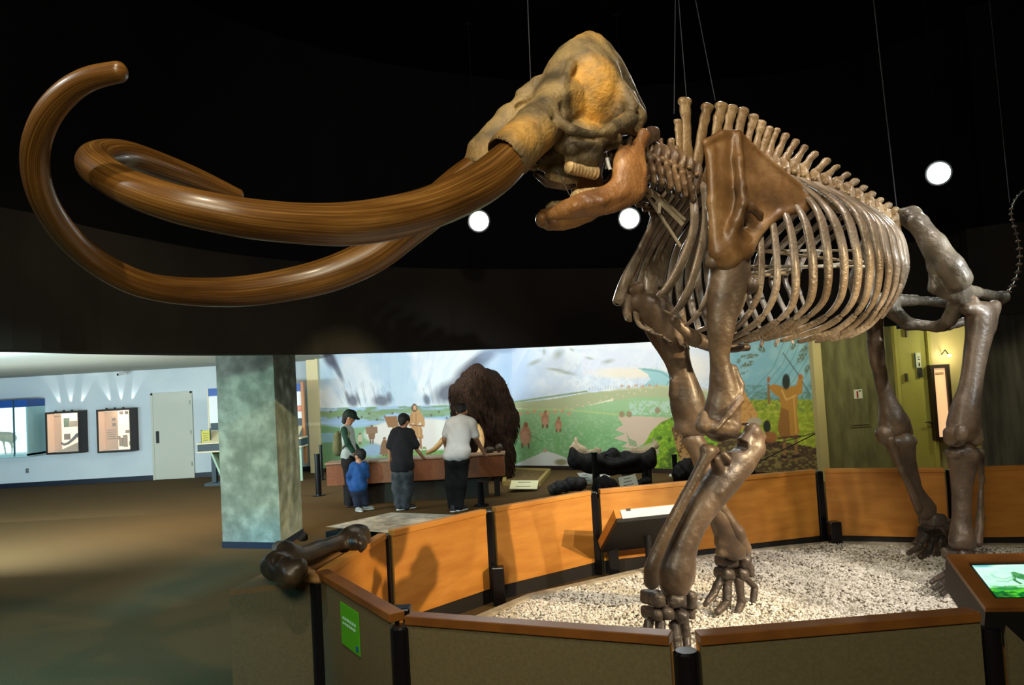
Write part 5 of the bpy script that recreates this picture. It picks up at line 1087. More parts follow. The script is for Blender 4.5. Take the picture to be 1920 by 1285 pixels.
# ---- ribs : (px,py,v,w px) paths on the viewer's side; mirrored for the far side
RB = [
 [(1296, 345, .12, 13), (1302, 395, .24, 15), (1298, 440, .30, 16), (1275, 500, .32, 19), (1248, 545, .28, 20), (1232, 556, .24, 16)],
 [(1318, 342, .12, 12), (1324, 395, .28, 14), (1318, 450, .36, 15), (1300, 520, .38, 17), (1284, 560, .34, 18), (1262, 588, .26, 12), (1244, 582, .2, 8)],
 [(1336, 338, .12, 12), (1345, 400, .32, 13), (1343, 470, .42, 13), (1330, 545, .42, 13), (1308, 590, .34, 12), (1285, 612, .2, 10)],
 [(1355, 332, .12, 12), (1372, 400, .36, 13), (1373, 480, .46, 13), (1362, 560, .46, 13), (1340, 605, .36, 12), (1308, 622, .2, 10)],
 [(1374, 328, .12, 12), (1398, 400, .40, 13), (1402, 480, .50, 13), (1393, 560, .50, 13), (1366, 610, .38, 12), (1325, 635, .2, 9)],
 [(1394, 324, .12, 12), (1418, 390, .44, 13), (1427, 470, .54, 14), (1425, 535, .54, 14), (1408, 582, .46, 13), (1372, 622, .3, 11), (1330, 645, .15, 8)],
 [(1412, 322, .12, 12), (1444, 400, .48, 14), (1456, 480, .58, 15), (1454, 545, .58, 15), (1428, 596, .48, 13), (1378, 632, .3, 10), (1335, 648, .15, 8)],
 [(1428, 321, .12, 12), (1472, 400, .52, 15), (1489, 475, .62, 17), (1489, 560, .60, 16), (1458, 602, .5, 13), (1398, 634, .32, 11), (1345, 648, .16, 8)],
 [(1444, 322, .12, 12), (1500, 396, .55, 16), (1520, 460, .65, 18), (1524, 540, .64, 17), (1506, 582, .56, 14), (1450, 622, .4, 11), (1370, 643, .2, 9)],
 [(1462, 324, .12, 13), (1526, 385, .58, 17), (1549, 455, .68, 18), (1552, 535, .66, 16), (1534, 578, .58, 14), (1478, 616, .42, 11), (1395, 642, .22, 9)],
 [(1480, 328, .12, 13), (1548, 388, .60, 17), (1578, 455, .70, 18), (1582, 530, .68, 16), (1566, 576, .60, 14), (1520, 610, .46, 11), (1430, 638, .25, 9)],
 [(1500, 333, .12, 13), (1576, 388, .60, 18), (1604, 460, .70, 18), (1608, 525, .68, 16), (1592, 576, .60, 14), (1545, 614, .46, 11), (1462, 640, .27, 9)],
 [(1524, 340, .12, 13), (1600, 392, .60, 18), (1627, 460, .70, 18), (1630, 520, .68, 16), (1616, 574, .60, 14), (1570, 618, .46, 11), (1495, 642, .28, 9)],
 [(1546, 347, .12, 13), (1622, 400, .58, 17), (1645, 462, .68, 17), (1648, 520, .66, 15), (1634, 572, .58, 13), (1592, 618, .44, 10), (1528, 642, .28, 8)],
 [(1568, 357, .12, 13), (1642, 410, .56, 16), (1662, 470, .66, 16), (1666, 520, .64, 14), (1652, 568, .56, 12), (1614, 616, .42, 10), (1556, 640, .28, 8)],
 [(1590, 368, .12, 12), (1658, 418, .52, 15), (1678, 475, .62, 15), (1681, 515, .60, 13), (1668, 560, .52, 11), (1634, 608, .4, 9), (1586, 636, .27, 7)],
 [(1610, 378, .12, 12), (1672, 425, .48, 13), (1690, 478, .58, 13), (1692, 515, .56, 12), (1680, 555, .5, 10), (1652, 598, .4, 8)],
 [(1632, 388, .12, 11), (1682, 430, .44, 12), (1698, 485, .54, 11), (1697, 520, .52, 10), (1684, 556, .46, 8)],
 [(1650, 398, .12, 10), (1688, 436, .40, 10), (1702, 490, .48, 9), (1698, 524, .46, 7)],
]
def ribmesh(pts, sg, name, mtl, parent, n=44, seg=10, thick=.45, u0=0., u1=1.):
    S_ = ratio_spline([(*L(x, y, v), R(w_/2, x, y, v)) for x, y, v, w_ in pts], n*2); P = S_[:, :3]; r = S_[:, 3]
    ln = np.concatenate([[0], np.cumsum(np.linalg.norm(np.diff(P, axis=0), axis=1))]); q = np.linspace(ln[-1]*u0, ln[-1]*u1, n); P = np.stack([np.interp(q, ln, P[:, i]) for i in range(3)], 1); r = np.interp(q, ln, r)*(1.18 if u0 == 0 else 1.12)
    if u0 == 0: r[:2] *= (.75, .9)
    V = []
    cc = np.array([P[:, 0].mean(), 0, P[:, 2].mean()])
    for i, p in enumerate(P):
        t = P[min(i+1, n-1)]-P[max(i-1, 0)]; t /= np.linalg.norm(t)+1e-9
        o_ = np.array([0, p[1], p[2]-cc[2]]); o_ -= t*(o_@t); o_ /= np.linalg.norm(o_)+1e-9; w_ = np.cross(t, o_)
        rr = r[i]*(0.4 if (i == 0 and u0 == 0) or (i == n-1 and u1 == 1) else .8 if i in (0, n-1) else 1)
        for k in range(seg):
            a = 2*math.pi*k/seg; c, s_ = math.cos(a), math.sin(a); c = math.copysign(abs(c)**.8, c); s_ = math.copysign(abs(s_)**.8, s_)
            V.append(p+w_*c*rr+o_*s_*rr*thick)
    V = np.array(V); 
    I = np.arange(n-1)[:, None]*seg+np.arange(seg)[None]; J = np.arange(n-1)[:, None]*seg+(np.arange(seg)[None]+1) % seg
    Q = np.stack([I, J, J+seg, I+seg], -1).reshape(-1, 4)
    if sg < 0: V = V*np.array([1, -1, 1]); Q = Q[:, ::-1]
    o = fastmesh(name, V, Q, mtl, parent); 
    return o
b_cart = bonemat('bone_costal', '5f5142', 'a39482', '7d6e5c', rough=.3, scale=4, coat=.5)
for i, pts in enumerate(RB):
    for sg in (1, -1):
        cut = .76 if 5 <= i <= 16 else .86 if i > 1 else 1.0
        rb_ = ribmesh(pts, sg, 'rib', b_rib, mam, u1=cut)
        if cut < 1: ribmesh(pts, sg, 'costal_end', b_cart, rb_, n=18, u0=cut+.001)
# sternum
st_ = [cp((1262, 600, 0, 9), (1300, 635, 0, 14), .03, s=(1, .8, 1)), cp((1300, 635, 0, 15), (1350, 652, 0, 14), .03, s=(1, .8, 1)), cp((1350, 652, 0, 12), (1400, 652, 0, 8), .03)]
sdf_obj('sternum', st_, .012, b_leg, mam, noise=.004)
# internal steel
m_rod = mat('support_rod_pale', 'b5a890', rough=.5, metal=.2)
mb = MB()
for a, b in (((1218, 352, 0), (1284, 412, 0)), ((1214, 366, 0), (1276, 462, 0)), ((1405, 468, .35), (1610, 492, .35)), ((1405, 520, .3), (1500, 508, .3)), ((1400, 513, -.3), (1640, 488, -.3)), ((1440, 470, -.4), (1610, 470, -.4)), ((1400, 500, .1), (1620, 500, .1))):
    mb.tube([tuple(L(*a)), tuple(L(*b))], .012, 8)
mb.tube([tuple(L(1212, 352, .05)), tuple(L(1280, 420, .05))], .02, 4).tube([tuple(L(1238, 378, .05)), tuple(L(1236, 400, .05))], .015, 4)
mb.build('support_rods', m_rod, mam)

# ---- scapulae (plate with ridge)
def plate(polypx, v, th, bulge, cpt):
    pl = np.array([L(x, y, v)[[0, 2]] for x, y in polypx]); cx, cz_ = L(cpt[0], cpt[1], v)[[0, 2]]; y0 = -v
    def f(x, z): return y0-bulge*np.exp(-(((x-cx)/.16)**2+((z-cz_)/.5)**2)).astype(np.float32)+.05*np.clip((z-cz_), -1, 1)
    return dict(t='plate', poly=pl, th=th, y=(y0-abs(bulge)-.09, y0+.09), f=f, k=.03)
SC_P = [(1321, 272), (1331, 262), (1355, 252), (1378, 249), (1393, 257), (1413, 277), (1448, 304), (1495, 343), (1512, 366), (1513, 390), (1492, 398), (1462, 405), (1444, 416), (1425, 434), (1409, 456), (1400, 480), (1370, 488), (1335, 482), (1334, 450), (1332, 400), (1331, 350), (1327, 300)]
vS = .50
s_ = [plate(SC_P, vS, .014, .03, (1385, 350))]
for fr in (.35, .7, 1.0):
    s_ += chain([(x, y, vS+o*fr, r*(1.25-.25*fr)) for x, y, o, r in ((1380, 256, .02, 6), (1384, 300, .07, 6), (1389, 350, .10, 7), (1391, 385, .12, 8), (1380, 420, .09, 9), (1366, 452, .04, 12))], .03, s=(1, 1.2, 1))
s_ += chain([(1392, 376, vS+.11, 8), (1408, 390, vS+.13, 8), (1424, 402, vS+.12, 7), (1426, 412, vS+.11, 5)], .02) + chain([(1391, 392, vS+.11, 7), (1380, 415, vS+.11, 8), (1372, 440, vS+.08, 9)], .02)
s_ += chain([(1358, 262, vS, 6), (1351, 340, vS+.015, 8), (1346, 440, vS+.02, 10)], .05, s=(1, .6, 1)) + chain([(1332, 280, vS, 6), (1334, 380, vS+.01, 7), (1342, 470, vS+.02, 10)], .04)
s_ += chain([(1511, 372, vS, 8), (1508, 392, vS, 7), (1460, 402, vS+.01, 7), (1425, 430, vS+.02, 9), (1402, 462, vS+.03, 14)], .03) + chain([(1322, 268, vS, 7), (1352, 252, vS, 8), (1384, 251, vS, 7), (1410, 275, vS, 5), (1500, 350, vS, 5)], .02)
s_ += [cp((1370, 462, vS+.03, 27), (1362, 478, vS+.02, 33), .05, s=(1, .7, 1)), cp((1385, 455, vS+.03, 18), (1392, 470, vS+.03, 20), .04, s=(1, .7, 1)), el(1397, 419, vS+.06, 10, .06, 6, .012, sub=True)]
sdf_obj('scapula', s_, .0115, b_scap, mam, noise=.0008, nscale=24)
# far scapula, seen nearly edge on between the front ribs
f_ = [plate([(1240, 352), (1262, 350), (1300, 372), (1282, 430), (1252, 480), (1238, 540), (1206, 540), (1200, 512), (1213, 480), (1203, 470), (1216, 430), (1226, 390)], -.46, .014, -.02, (1250, 420))]
f_ += chain([(1214, 352, -.46, 4), (1226, 400, -.50, 6), (1214, 450, -.52, 6), (1204, 478, -.52, 5)], .02) + [cp((1218, 520, -.46, 15), (1212, 545, -.46, 18), .04)]
sdf_obj('scapula', f_, .012, b_rib, mam, noise=.003)

# ---- near foreleg
vH = .46
h_ = limb([(1366, 492, vH, 36), (1366, 520, vH, 40), (1360, 555, vH, 37), (1354, 590, vH, 31), (1351, 625, vH, 26), (1349, 655, vH-.01, 21), (1350, 680, vH-.02, 20), (1354, 710, vH-.03, 25), (1357, 740, vH-.04, 31), (1353, 768, vH-.05, 34), (1347, 795, vH-.06, 34)], s=(1, .8, 1))
h_ += [cp((1336, 492, vH+.03, 14), (1352, 482, vH+.03, 20), .03), cp((1396, 534, vH, 17), (1384, 512, vH, 24), .03), el(1402, 537, vH+.03, 13, .10, 17, .015),
      cp((1376, 690, vH, 7), (1386, 722, vH, 9), .025), cp((1386, 722, vH, 9), (1388, 750, vH+.03, 8), .02), cp((1388, 750, vH+.05, 7), (1366, 778, vH+.10, 7), .02), cp((1366, 778, vH+.10, 7), (1340, 806, vH+.11, 6), .018),
      cp((1322, 800, vH+.04, 14), (1368, 806, vH-.01, 15), .025, s=(1, 1.3, 1)), cp((1318, 778, vH+.03, 9), (1316, 800, vH+.05, 13), .03), cp((1374, 768, vH-.01, 14), (1376, 800, vH-.01, 14), .03), el(1346, 768, vH+.17, 15, .07, 24, .02, sub=True), el(1344, 818, vH+.12, 6, .12, 10, .01, sub=True)]
sdf_obj('humerus', h_, .0115, b_leg, mam, noise=.0012, nscale=22)
vF = .40
h_ = limb([(1392, 856, vF, 27), (1372, 882, vF, 31), (1352, 905, vF, 32), (1333, 930, vF-.01, 30), (1314, 957, vF-.01, 28), (1298, 985, vF-.02, 27), (1286, 1012, vF-.02, 27), (1276, 1042, vF-.03, 30), (1269, 1070, vF-.03, 34), (1266, 1094, vF-.03, 31)])
h_ += [cp((1430, 820, vF, 7), (1412, 808, vF, 13), .02), cp((1410, 812, vF, 17), (1420, 842, vF, 16), .03, s=(1, .9, 1)), cp((1414, 842, vF, 18), (1392, 868, vF, 24), .03), cp((1398, 828, vF, 14), (1378, 858, vF, 22), .03), el(1374, 836, vF, 25, .22, 12, .012, sub=True), cp((1352, 852, vF+.06, 9), (1360, 862, vF+.06, 10), .02, s=(1, 1.5, 1)), cp((1340, 862, vF+.05, 10), (1346, 880, vF+.04, 12), .02),
      cp((1418, 848, vF+.05, 5), (1350, 925, vF+.08, 4), .03), cp((1296, 1060, vF-.02, 9), (1292, 1088, vF-.02, 10), .03)]
sdf_obj('ulna', h_, .0115, b_leg, mam, noise=.0012, nscale=22)
h_ = limb([(1330, 848, vF+.1, 13), (1318, 868, vF+.1, 11), (1304, 894, vF+.1, 10), (1288, 925, vF+.1, 10.5), (1270, 960, vF+.1, 11.5), (1250, 998, vF+.08, 12), (1234, 1034, vF+.06, 13), (1222, 1066, vF+.05, 14.5), (1222, 1090, vF+.03, 16)])+[cp((1340, 845, vF+.09, 9), (1322, 843, vF+.09, 11), .02)]
sdf_obj('radius', h_, .011, b_leg, mam, noise=.001, nscale=22)
def footbones(blocks, name, h=.010):
    for i, (x, y, v, rx, rz, rv) in enumerate(blocks):
        q = R(1, x, y, v); w_, z_ = rx*q, rz*q; c_ = L(x, y, v); rr = min(w_, z_, rv)*.55
        pr = []
        ax_ = [max(w_-rr, .002), max(rv-rr, .002), max(z_-rr, .002)]
        # rounded block: capsules at edges
        for sy in (-1, 1):
            pr.append(cap(c_+np.array([-ax_[0], sy*ax_[1], -ax_[2]*.6]), c_+np.array([ax_[0], sy*ax_[1], ax_[2]*.6]), rr, rr, .02)); pr.append(cap(c_+np.array([-ax_[0], sy*ax_[1], ax_[2]]), c_+np.array([ax_[0], sy*ax_[1], -ax_[2]]), rr, rr, .02))
        pr.append(ell(c_, (w_, rv, z_), .02))
        sdf_obj(name, pr, h, b_foot, mam, noise=.003, nscale=25, seed=i)
vK = .34
footbones([(1224, 1122, vK+.02, 14, 15, .09), (1256, 1122, vK, 20, 14, .11), (1285, 1122, vK-.02, 12, 18, .09), (1222, 1151, vK+.03, 12, 13, .08), (1245, 1149, vK+.06, 13, 13, .07), (1268, 1153, vK+.02, 14, 13, .09), (1286, 1147, vK-.04, 9, 12, .07)], 'carpal')
def toes(rows, base):
    for i, pts in enumerate(rows):
        for a, b in zip(pts, pts[1:]):
            m_ = ((a[0]+b[0])/2, (a[1]+b[1])/2, (a[2]+b[2])/2, (a[3]+b[3])/2*.78)
            sdf_obj('metacarpal' if a is pts[0] else 'phalanx', [cp(a, m_, .02), cp(m_, b, .02)], .0095, b_foot, mam, noise=.002, nscale=25, seed=i)
toes([[(1217, 1168, vK+.05, 10), (1212, 1193, vK+.07, 9)], [(1211, 1196, vK+.07, 9), (1203, 1208, vK+.10, 8), (1196, 1216, vK+.12, 5)],
      [(1238, 1170, vK+.08, 11), (1238, 1196, vK+.12, 10)], [(1238, 1200, vK+.12, 10), (1236, 1214, vK+.14, 9)],
      [(1264, 1174, vK+.05, 11), (1268, 1198, vK+.1, 10)], [(1269, 1202, vK+.1, 10), (1270, 1216, vK+.12, 8)],
      [(1282, 1168, vK-.04, 11), (1286, 1190, vK-.03, 10)], [(1287, 1192, vK-.03, 10), (1288, 1212, vK-.0, 9)]], 0)

# ---- far foreleg
vf = -.42
h_ = limb([(1222, 580, vf, 28), (1236, 598, vf, 36), (1250, 622, vf, 37), (1262, 650, vf, 31), (1270, 675, vf, 25), (1277, 700, vf, 24), (1284, 728, vf, 29), (1290, 758, vf, 35), (1297, 790, vf, 33)], s=(1, .85, 1))
h_ += [cp((1182, 545, vf+.05, 10), (1198, 540, vf+.04, 12), .02), cp((1212, 540, vf-.02, 11), (1226, 548, vf, 11), .02), cp((1190, 565, vf, 20), (1222, 582, vf, 26), .03), cp((1244, 548, vf, 8), (1252, 580, vf, 10), .03), cp((1262, 716, vf+.02, 7), (1262, 740, vf, 9), .025), cp((1278, 802, vf, 14), (1314, 806, vf, 13), .025, s=(1, 1.2, 1)), el(1294, 760, vf+.19, 16, .07, 24, .02, sub=True)]
sdf_obj('humerus', h_, .013, b_leg, mam, noise=.0012, nscale=22, seed=4)
vg = -.32
h_ = limb([(1300, 826, vf, 21), (1312, 850, vf+.02, 20), (1324, 885, vf+.04, 18), (1334, 925, vf+.05, 18), (1346, 960, vg, 21), (1360, 990, vg, 26), (1376, 1022, vg, 28)])+[cp((1350, 1018, vg, 11), (1394, 1028, vg, 12), .03), cp((1350, 1036, vg, 8), (1390, 1042, vg, 8), .02)]
sdf_obj('ulna', h_, .013, b_leg, mam, noise=.004, seed=5)
h_ = chain([(1340, 870, vf+.1, 8), (1352, 950, vg+.05, 8), (1382, 1000, vg+.06, 13), (1396, 1028, vg+.04, 13)], .03)
sdf_obj('radius', h_, .012, b_leg, mam, noise=.003, seed=6)
vq = -.22
def vz(px, py, z=.09):
    P = G(px, py, z); return (P-OB)@BN
vq = vz(1360, 1140)
footbones([(1362, 1052, vq-.02, 17, 13, .08), (1390, 1052, vq, 13, 16, .08), (1358, 1075, vq, 13, 12, .08), (1386, 1075, vq, 12, 12, .08), (1403, 1068, vq-.06, 7, 14, .05)], 'carpal', .012)
toes([[(1352, 1085, vq, 9), (1340, 1112, vq+.02, 7)], [(1340, 1114, vq+.02, 7), (1326, 1130, vq+.05, 5)], [(1364, 1088, vq+.02, 10), (1363, 1125, vq+.05, 9)], [(1362, 1130, vq+.05, 9), (1346, 1148, vq+.09, 7)], [(1385, 1088, vq+.02, 10), (1390, 1128, vq+.03, 9)], [(1389, 1134, vq+.03, 9), (1382, 1154, vq+.08, 7)], [(1398, 1084, vq-.04, 7), (1414, 1100, vq-.06, 7)], [(1415, 1102, vq-.06, 7), (1412, 1130, vq-.04, 7)], [(1350, 1084, vq-.04, 7), (1336, 1112, vq-.05, 6)], [(1336, 1113, vq-.05, 6), (1322, 1134, vq-.05, 5)]], 0)

# ---- pelvis
h_ = [cp((1712, 402, .10, 16), (1722, 420, .20, 17), .05, s=(1, 1, 1)), cp((1722, 420, .22, 18), (1752, 458, .34, 20), .05), cp((1752, 458, .34, 20), (1782, 498, .44, 22), .05), cp((1782, 498, .44, 23), (1796, 522, .46, 25), .04), cp((1730, 440, .22, 12), (1748, 500, .30, 8), .05), cp((1748, 500, .30, 9), (1752, 540, .32, 8), .04),
      cp((1752, 540, .32, 10), (1790, 552, .36, 18), .05), cp((1796, 545, .36, 18), (1830, 548, .30, 10), .04), cp((1830, 548, .30, 9), (1875, 558, .22, 10), .04), el(1878, 558, .22, 13, .07, 12, .02), cp((1800, 560, .34, 18), (1780, 600, .2, 12), .04), cp((1780, 600, .2, 11), (1760, 612, .02, 10), .04), cp((1870, 566, .2, 8), (1820, 600, .1, 8), .04), cp((1820, 600, .1, 8), (1770, 614, .02, 8), .03)]
sac = [cp((1690, 402, 0, 11), (1740, 440, 0, 12), .04, s=(1, 1.6, 1)), cp((1740, 440, 0, 12), (1800, 520, 0, 7), .04, s=(1, 1.4, 1))]
sdf_obj('pelvis', h_+mirror(h_)+sac, .0125, b_pelvis, mam, noise=.003, nscale=34)
# ---- hind legs
vN = .40
def hind(off_pts, v0, seed):
    pass
h_ = limb([(1838, 596, vN, 30), (1836, 625, vN, 27), (1830, 660, vN, 24), (1824, 700, vN, 22), (1818, 735, vN, 24), (1811, 768, vN, 29), (1806, 798, vN, 33)], s=(1, .8, 1))
h_ += [el(1813, 566, vN-.06, 14, .1, 14, .02), cp((1812, 580, vN, 12), (1862, 578, vN+.03, 12), .03), cp((1866, 572, vN+.03, 10), (1856, 615, vN+.03, 11), .03), cp((1788, 812, vN+.02, 14), (1790, 824, vN+.02, 15), .02, s=(1, 1.4, 1)), cp((1822, 812, vN+.02, 14), (1824, 824, vN+.02, 14), .02, s=(1, 1.4, 1)), el(1806, 832, vN+.1, 6, .12, 9, .012, sub=True)]
sdf_obj('femur', h_, .012, b_leg, mam, noise=.0012, nscale=22, seed=7)
sdf_obj('patella', [el(1802, 812, vN+.16, 13, .05, 16, .02)], .01, b_leg, mam, noise=.003)
vT = .36
h_ = limb([(1806, 856, vT, 30), (1805, 880, vT, 25), (1804, 910, vT, 20), (1803, 945, vT, 18), (1803, 980, vT, 19), (1804, 1010, vT, 25)])+[cp((1788, 850, vT, 14), (1828, 850, vT, 13), .02, s=(1, 1.3, .8)), cp((1795, 1018, vT, 14), (1815, 1020, vT, 14), .025)]
sdf_obj('tibia', h_, .012, b_leg, mam, noise=.0012, nscale=22, seed=8)
sdf_obj('fibula', chain([(1838, 852, vT-.06, 7), (1840, 900, vT-.08, 5), (1838, 970, vT-.08, 6), (1834, 1018, vT-.04, 9)], .03), .0115, b_leg, mam, noise=.003)
vh = vz(1775, 1108)
footbones([(1795, 1040, vT-.02, 18, 12, .10), (1820, 1042, vT-.04, 14, 12, .10), (1800, 1062, vh-.06, 18, 11, .09), (1826, 1062, vh-.1, 14, 12, .09)], 'tarsal', .012)
toes([[(1792, 1072, vh, 8), (1775, 1088, vh+.02, 7)], [(1774, 1090, vh+.02, 7), (1752, 1104, vh+.04, 5)], [(1802, 1078, vh, 9), (1786, 1098, vh+.03, 8)], [(1784, 1100, vh+.03, 8), (1766, 1114, vh+.06, 5)], [(1790, 1066, vh-.04, 7), (1766, 1080, vh-.04, 6)], [(1764, 1082, vh-.04, 6), (1746, 1092, vh-.02, 5)], [(1820, 1078, vh-.02, 9), (1812, 1104, vh+.03, 9)]], 0)
vM = -.46
h_ = limb([(1640, 600, vM, 18), (1641, 640, vM, 17), (1646, 680, vM, 14.5), (1654, 718, vM, 14.5), (1664, 752, vM, 19), (1672, 778, vM, 26), (1677, 796, vM, 30)], s=(1, .8, 1))
h_ += [cp((1658, 812, vM+.04, 13), (1662, 822, vM+.04, 13), .02, s=(1.2, 1.2, 1)), cp((1690, 802, vM-.02, 14), (1696, 812, vM-.02, 13), .02, s=(1, 1.2, 1))]
sdf_obj('femur', h_, .014, b_leg, mam, noise=.005, seed=9)
vL = vM+.04
h_ = limb([(1690, 836, vL, 27), (1696, 860, vL, 21), (1706, 890, vL, 16), (1718, 922, vL, 15), (1736, 955, vL, 20)])+[cp((1674, 832, vL, 14), (1706, 828, vL, 13), .02)]
sdf_obj('tibia', h_, .014, b_leg, mam, noise=.004, seed=10)
sdf_obj('fibula', chain([(1668, 825, vL+.05, 8), (1690, 880, vL+.08, 5), (1724, 955, vL+.05, 7)], .03), .012, b_leg, mam, noise=.003)
vj = vz(1728, 1042)
footbones([(1748, 975, vL, 20, 14, .1), (1742, 998, vj-.05, 15, 12, .09), (1764, 1000, vj-.05, 13, 12, .09), (1776, 985, vj-.1, 9, 14, .07)], 'tarsal', .013)
toes([[(1734, 1006, vj, 8), (1724, 1024, vj+.02, 7)], [(1723, 1026, vj+.02, 7), (1703, 1038, vj+.04, 4.5)], [(1748, 1010, vj, 9), (1742, 1030, vj+.02, 8)], [(1740, 1032, vj+.02, 8), (1726, 1044, vj+.05, 5)], [(1764, 1010, vj, 9), (1762, 1036, vj+.02, 9)], [(1761, 1038, vj+.02, 8), (1752, 1048, vj+.05, 6)], [(1730, 1000, vj-.05, 6), (1716, 1018, vj-.04, 5)], [(1776, 1008, vj-.05, 8), (1780, 1032, vj-.03, 8)]], 0)
# ---- tail: string of small vertebrae from the sacrum, curling up behind the hips
tl_ = ratio_spline([(1815, 540, 0), (1850, 558, 0), (1885, 552, 0), (1905, 520, 0), (1912, 480, 0), (1906, 440, 0), (1896, 405, 0), (1900, 380, 0), (1918, 358, 0), (1940, 345, 0)], 26)
for i, (x, y, v) in enumerate(tl_):
    q = L(x, y, v); r = .035*(1-i/36); h_ = [cap(q+np.array([0, -.001, 0]), q+np.array([0, .001, 0]), r*.7, r*.7, .01)]+[cap(q+np.array([0, -r*1.2, 0]), q+np.array([0, r*1.2, 0]), r*.35, r*.35, .01), cap(q, q+np.array([r*.5, 0, r*.9]), r*.35, r*.25, .01)]
    sdf_obj('tail_vertebra', h_, .009, b_neck, mam, noise=.001)
MB().tube([tuple(L(*p)) for p in tl_], .006, 6).build('tail_wire', m_steel, mam)
# ---- hanging wires
m_wire = mat('thin_grey_wire', '2a2c36', rough=.8, metal=.0)
def wire(a, b, v, label, r=.004):
    A_, B_ = L(a[0], a[1], v), L(b[0], b[1], v); d = (B_-A_)/(B_[2]-A_[2]); T_ = A_+d*(6.4-A_[2])
    to = lambda q: OB+BX*q[0]-BN*q[1]+np.array([0, 0, q[2]])
    tag(MB().tube([tuple(to(A_)), tuple(to(T_))], r*.8, 6).build('hanging_wire', m_wire), label, 'wire', 'wires holding up the skeleton')
wire((995, 150), (990, 20), 0, 'thin wire rising from the front of the skull')
wire((1264, 214), (1266, 20), .0, 'left one of the wires rising over the first tall back spine')
wire((1287, 182), (1274, 20), 0, 'wire fixed to the top of the first tall back spine')
wire((1341, 188), (1308, 20), 0, 'slanting wire rising from the shoulder spines')
wire((1681, 388), (1647, 80), 0, 'long slanting wire rising from the mammoth hips', .006)
wire((1893, 380), (1882, 270), 0, 'wire holding up the curled tail at the right edge')
# ------------------------------------------------------------------ visitors
m_skin = mat('skin', 'a9775a', 'b98666', rough=.55, scale=10); m_hair = mat('black_hair', '0d0a09', '1a1512', rough=.6, scale=60, bump=.5)
m_tee = mat('white_cotton', 'dfe1e0', 'ebebe8', rough=.85, scale=6, bump=.2, bscale=12); m_blk = mat('black_cotton', '0a0b10', '12131a', rough=.9, scale=8, bump=.3, bscale=14)
m_trk = mat('black_trousers', '060608', '0b0b0e', rough=.9, scale=8); m_jean = mat('grey_dark_jeans', '2c3036', '454a50', rough=.9, scale=9, bump=.3, bscale=20)
m_blue = mat('blue_cotton', '12407e', '1a5296', rough=.85, scale=8, bump=.3, bscale=14); m_bjean = mat('dark_blue_jeans', '10182c', '1a2440', rough=.9, scale=9)
m_grn = mat('dark_green_cotton', '163c2c', '1e4a38', rough=.85, scale=8); m_gry = mat('pale_grey_vest', '9fb0ac', 'aebcb8', rough=.85, scale=8); m_capg = mat('green_cap_cloth', '0e2c20', rough=.8)
m_shoe = mat('dark_shoe', '1c1d22', rough=.6); m_sole = mat('white_sole', 'd8d8d4', rough=.6); m_olivebag = mat('olive_backpack_cloth', '5c5e3a', '6c6e48', rough=.85, scale=9); m_eye = mat('eye_dark', '14100e', rough=.3)
def hand(P0, dirv, side, s=1.0):
    """five separate fingers on a palm; P0 wrist, dirv along the hand, side = thumb direction"""
    d = Vector(dirv).normalized(); t = (Vector(side)-d*Vector(side).dot(d)).normalized(); n = d.cross(t); P0 = Vector(P0); o = []
    A = lambda a, b, c: np.array(P0+d*a*s+t*b*s+n*c*s)
    o.append(cap(A(.01, 0, 0), A(.055, .012, 0), .026*s, .024*s, .015, (1, 1, 1))); o.append(cap(A(.05, -.022, 0), A(.07, .024, 0), .016*s, .016*s, .012))
    for j, (b, ln) in enumerate(((.030, .062), (.011, .072), (-.009, .066), (-.028, .05))):
        o.append(cap(A(.075, b, 0), A(.075+ln*.55, b*1.15, .006), .0088*s, .008*s, .004)); o.append(cap(A(.075+ln*.55, b*1.15, .006), A(.075+ln, b*1.15, .022), .008*s, .007*s, .003))
    o.append(cap(A(.02, .02, .0), A(.045, .048, .008), .012*s, .010*s, .008)); o.append(cap(A(.045, .048, .008), A(.075, .058, .014), .010*s, .008*s, .004))
    return o
def person(label, Y, foot_px, build, rz=0):
    b = G(foot_px[0], foot_px[1], 0); root = empty('person', (b[0], b[1], 0), label=label, cat='person', group='visitors at the touch table'); Yb = b[1]
    P = lambda x, y, dy=0.0: D(x, y, Yb+dy)-np.array([b[0], b[1], 0]); build(root, P, Yb/FPX); return root
def headprims(P, x, y, dy, u, face, s=1.0):
    """skull + jaw + nose + ears; face = unit vector the face looks along"""
    c = P(x, y, dy); f = np.array(face, float); f /= np.linalg.norm(f); up = np.array([0, 0, 1.]); sd = np.cross(f, up); sd /= np.linalg.norm(sd); up = np.cross(sd, f)
    a = lambda i, j, k: c+(f*i+sd*j+up*k)*s
    o = [cap(a(-.02, 0, .03), a(.01, 0, .03), .088*s, .082*s, .03), cap(a(.03, 0, -.02), a(.045, 0, -.075), .062*s, .042*s, .04), cap(a(.088, 0, .01), a(.104, 0, -.02), .010*s, .014*s, .012), cap(a(.07, -.02, -.052), a(.07, .02, -.052), .012*s, .012*s, .01)]
    for q in (-1, 1): o.append(ell(a(-.005, q*.086, -.005), (.018*s, .012*s, .028*s), .006)); o.append(ell(a(.09, q*.032, .018), (.018*s, .018*s, .011*s), .01, sub=True))
    return o, a
def hairprims(a, s, back=.105, long=0.0):
    o = [cap(a(-.035, 0, .045), a(.005, 0, .06), .092*s, .084*s, .03), cap(a(-.06, 0, .02), a(-.06, 0, -.04-long), .07*s, .05*s, .04)]
    return o
def eyes(root, a, s):
    for q in (-1, 1): MB().ball(tuple(a(.075, q*.032, .018)), .011*s, 8).build('eye', m_eye, root, smooth=True)
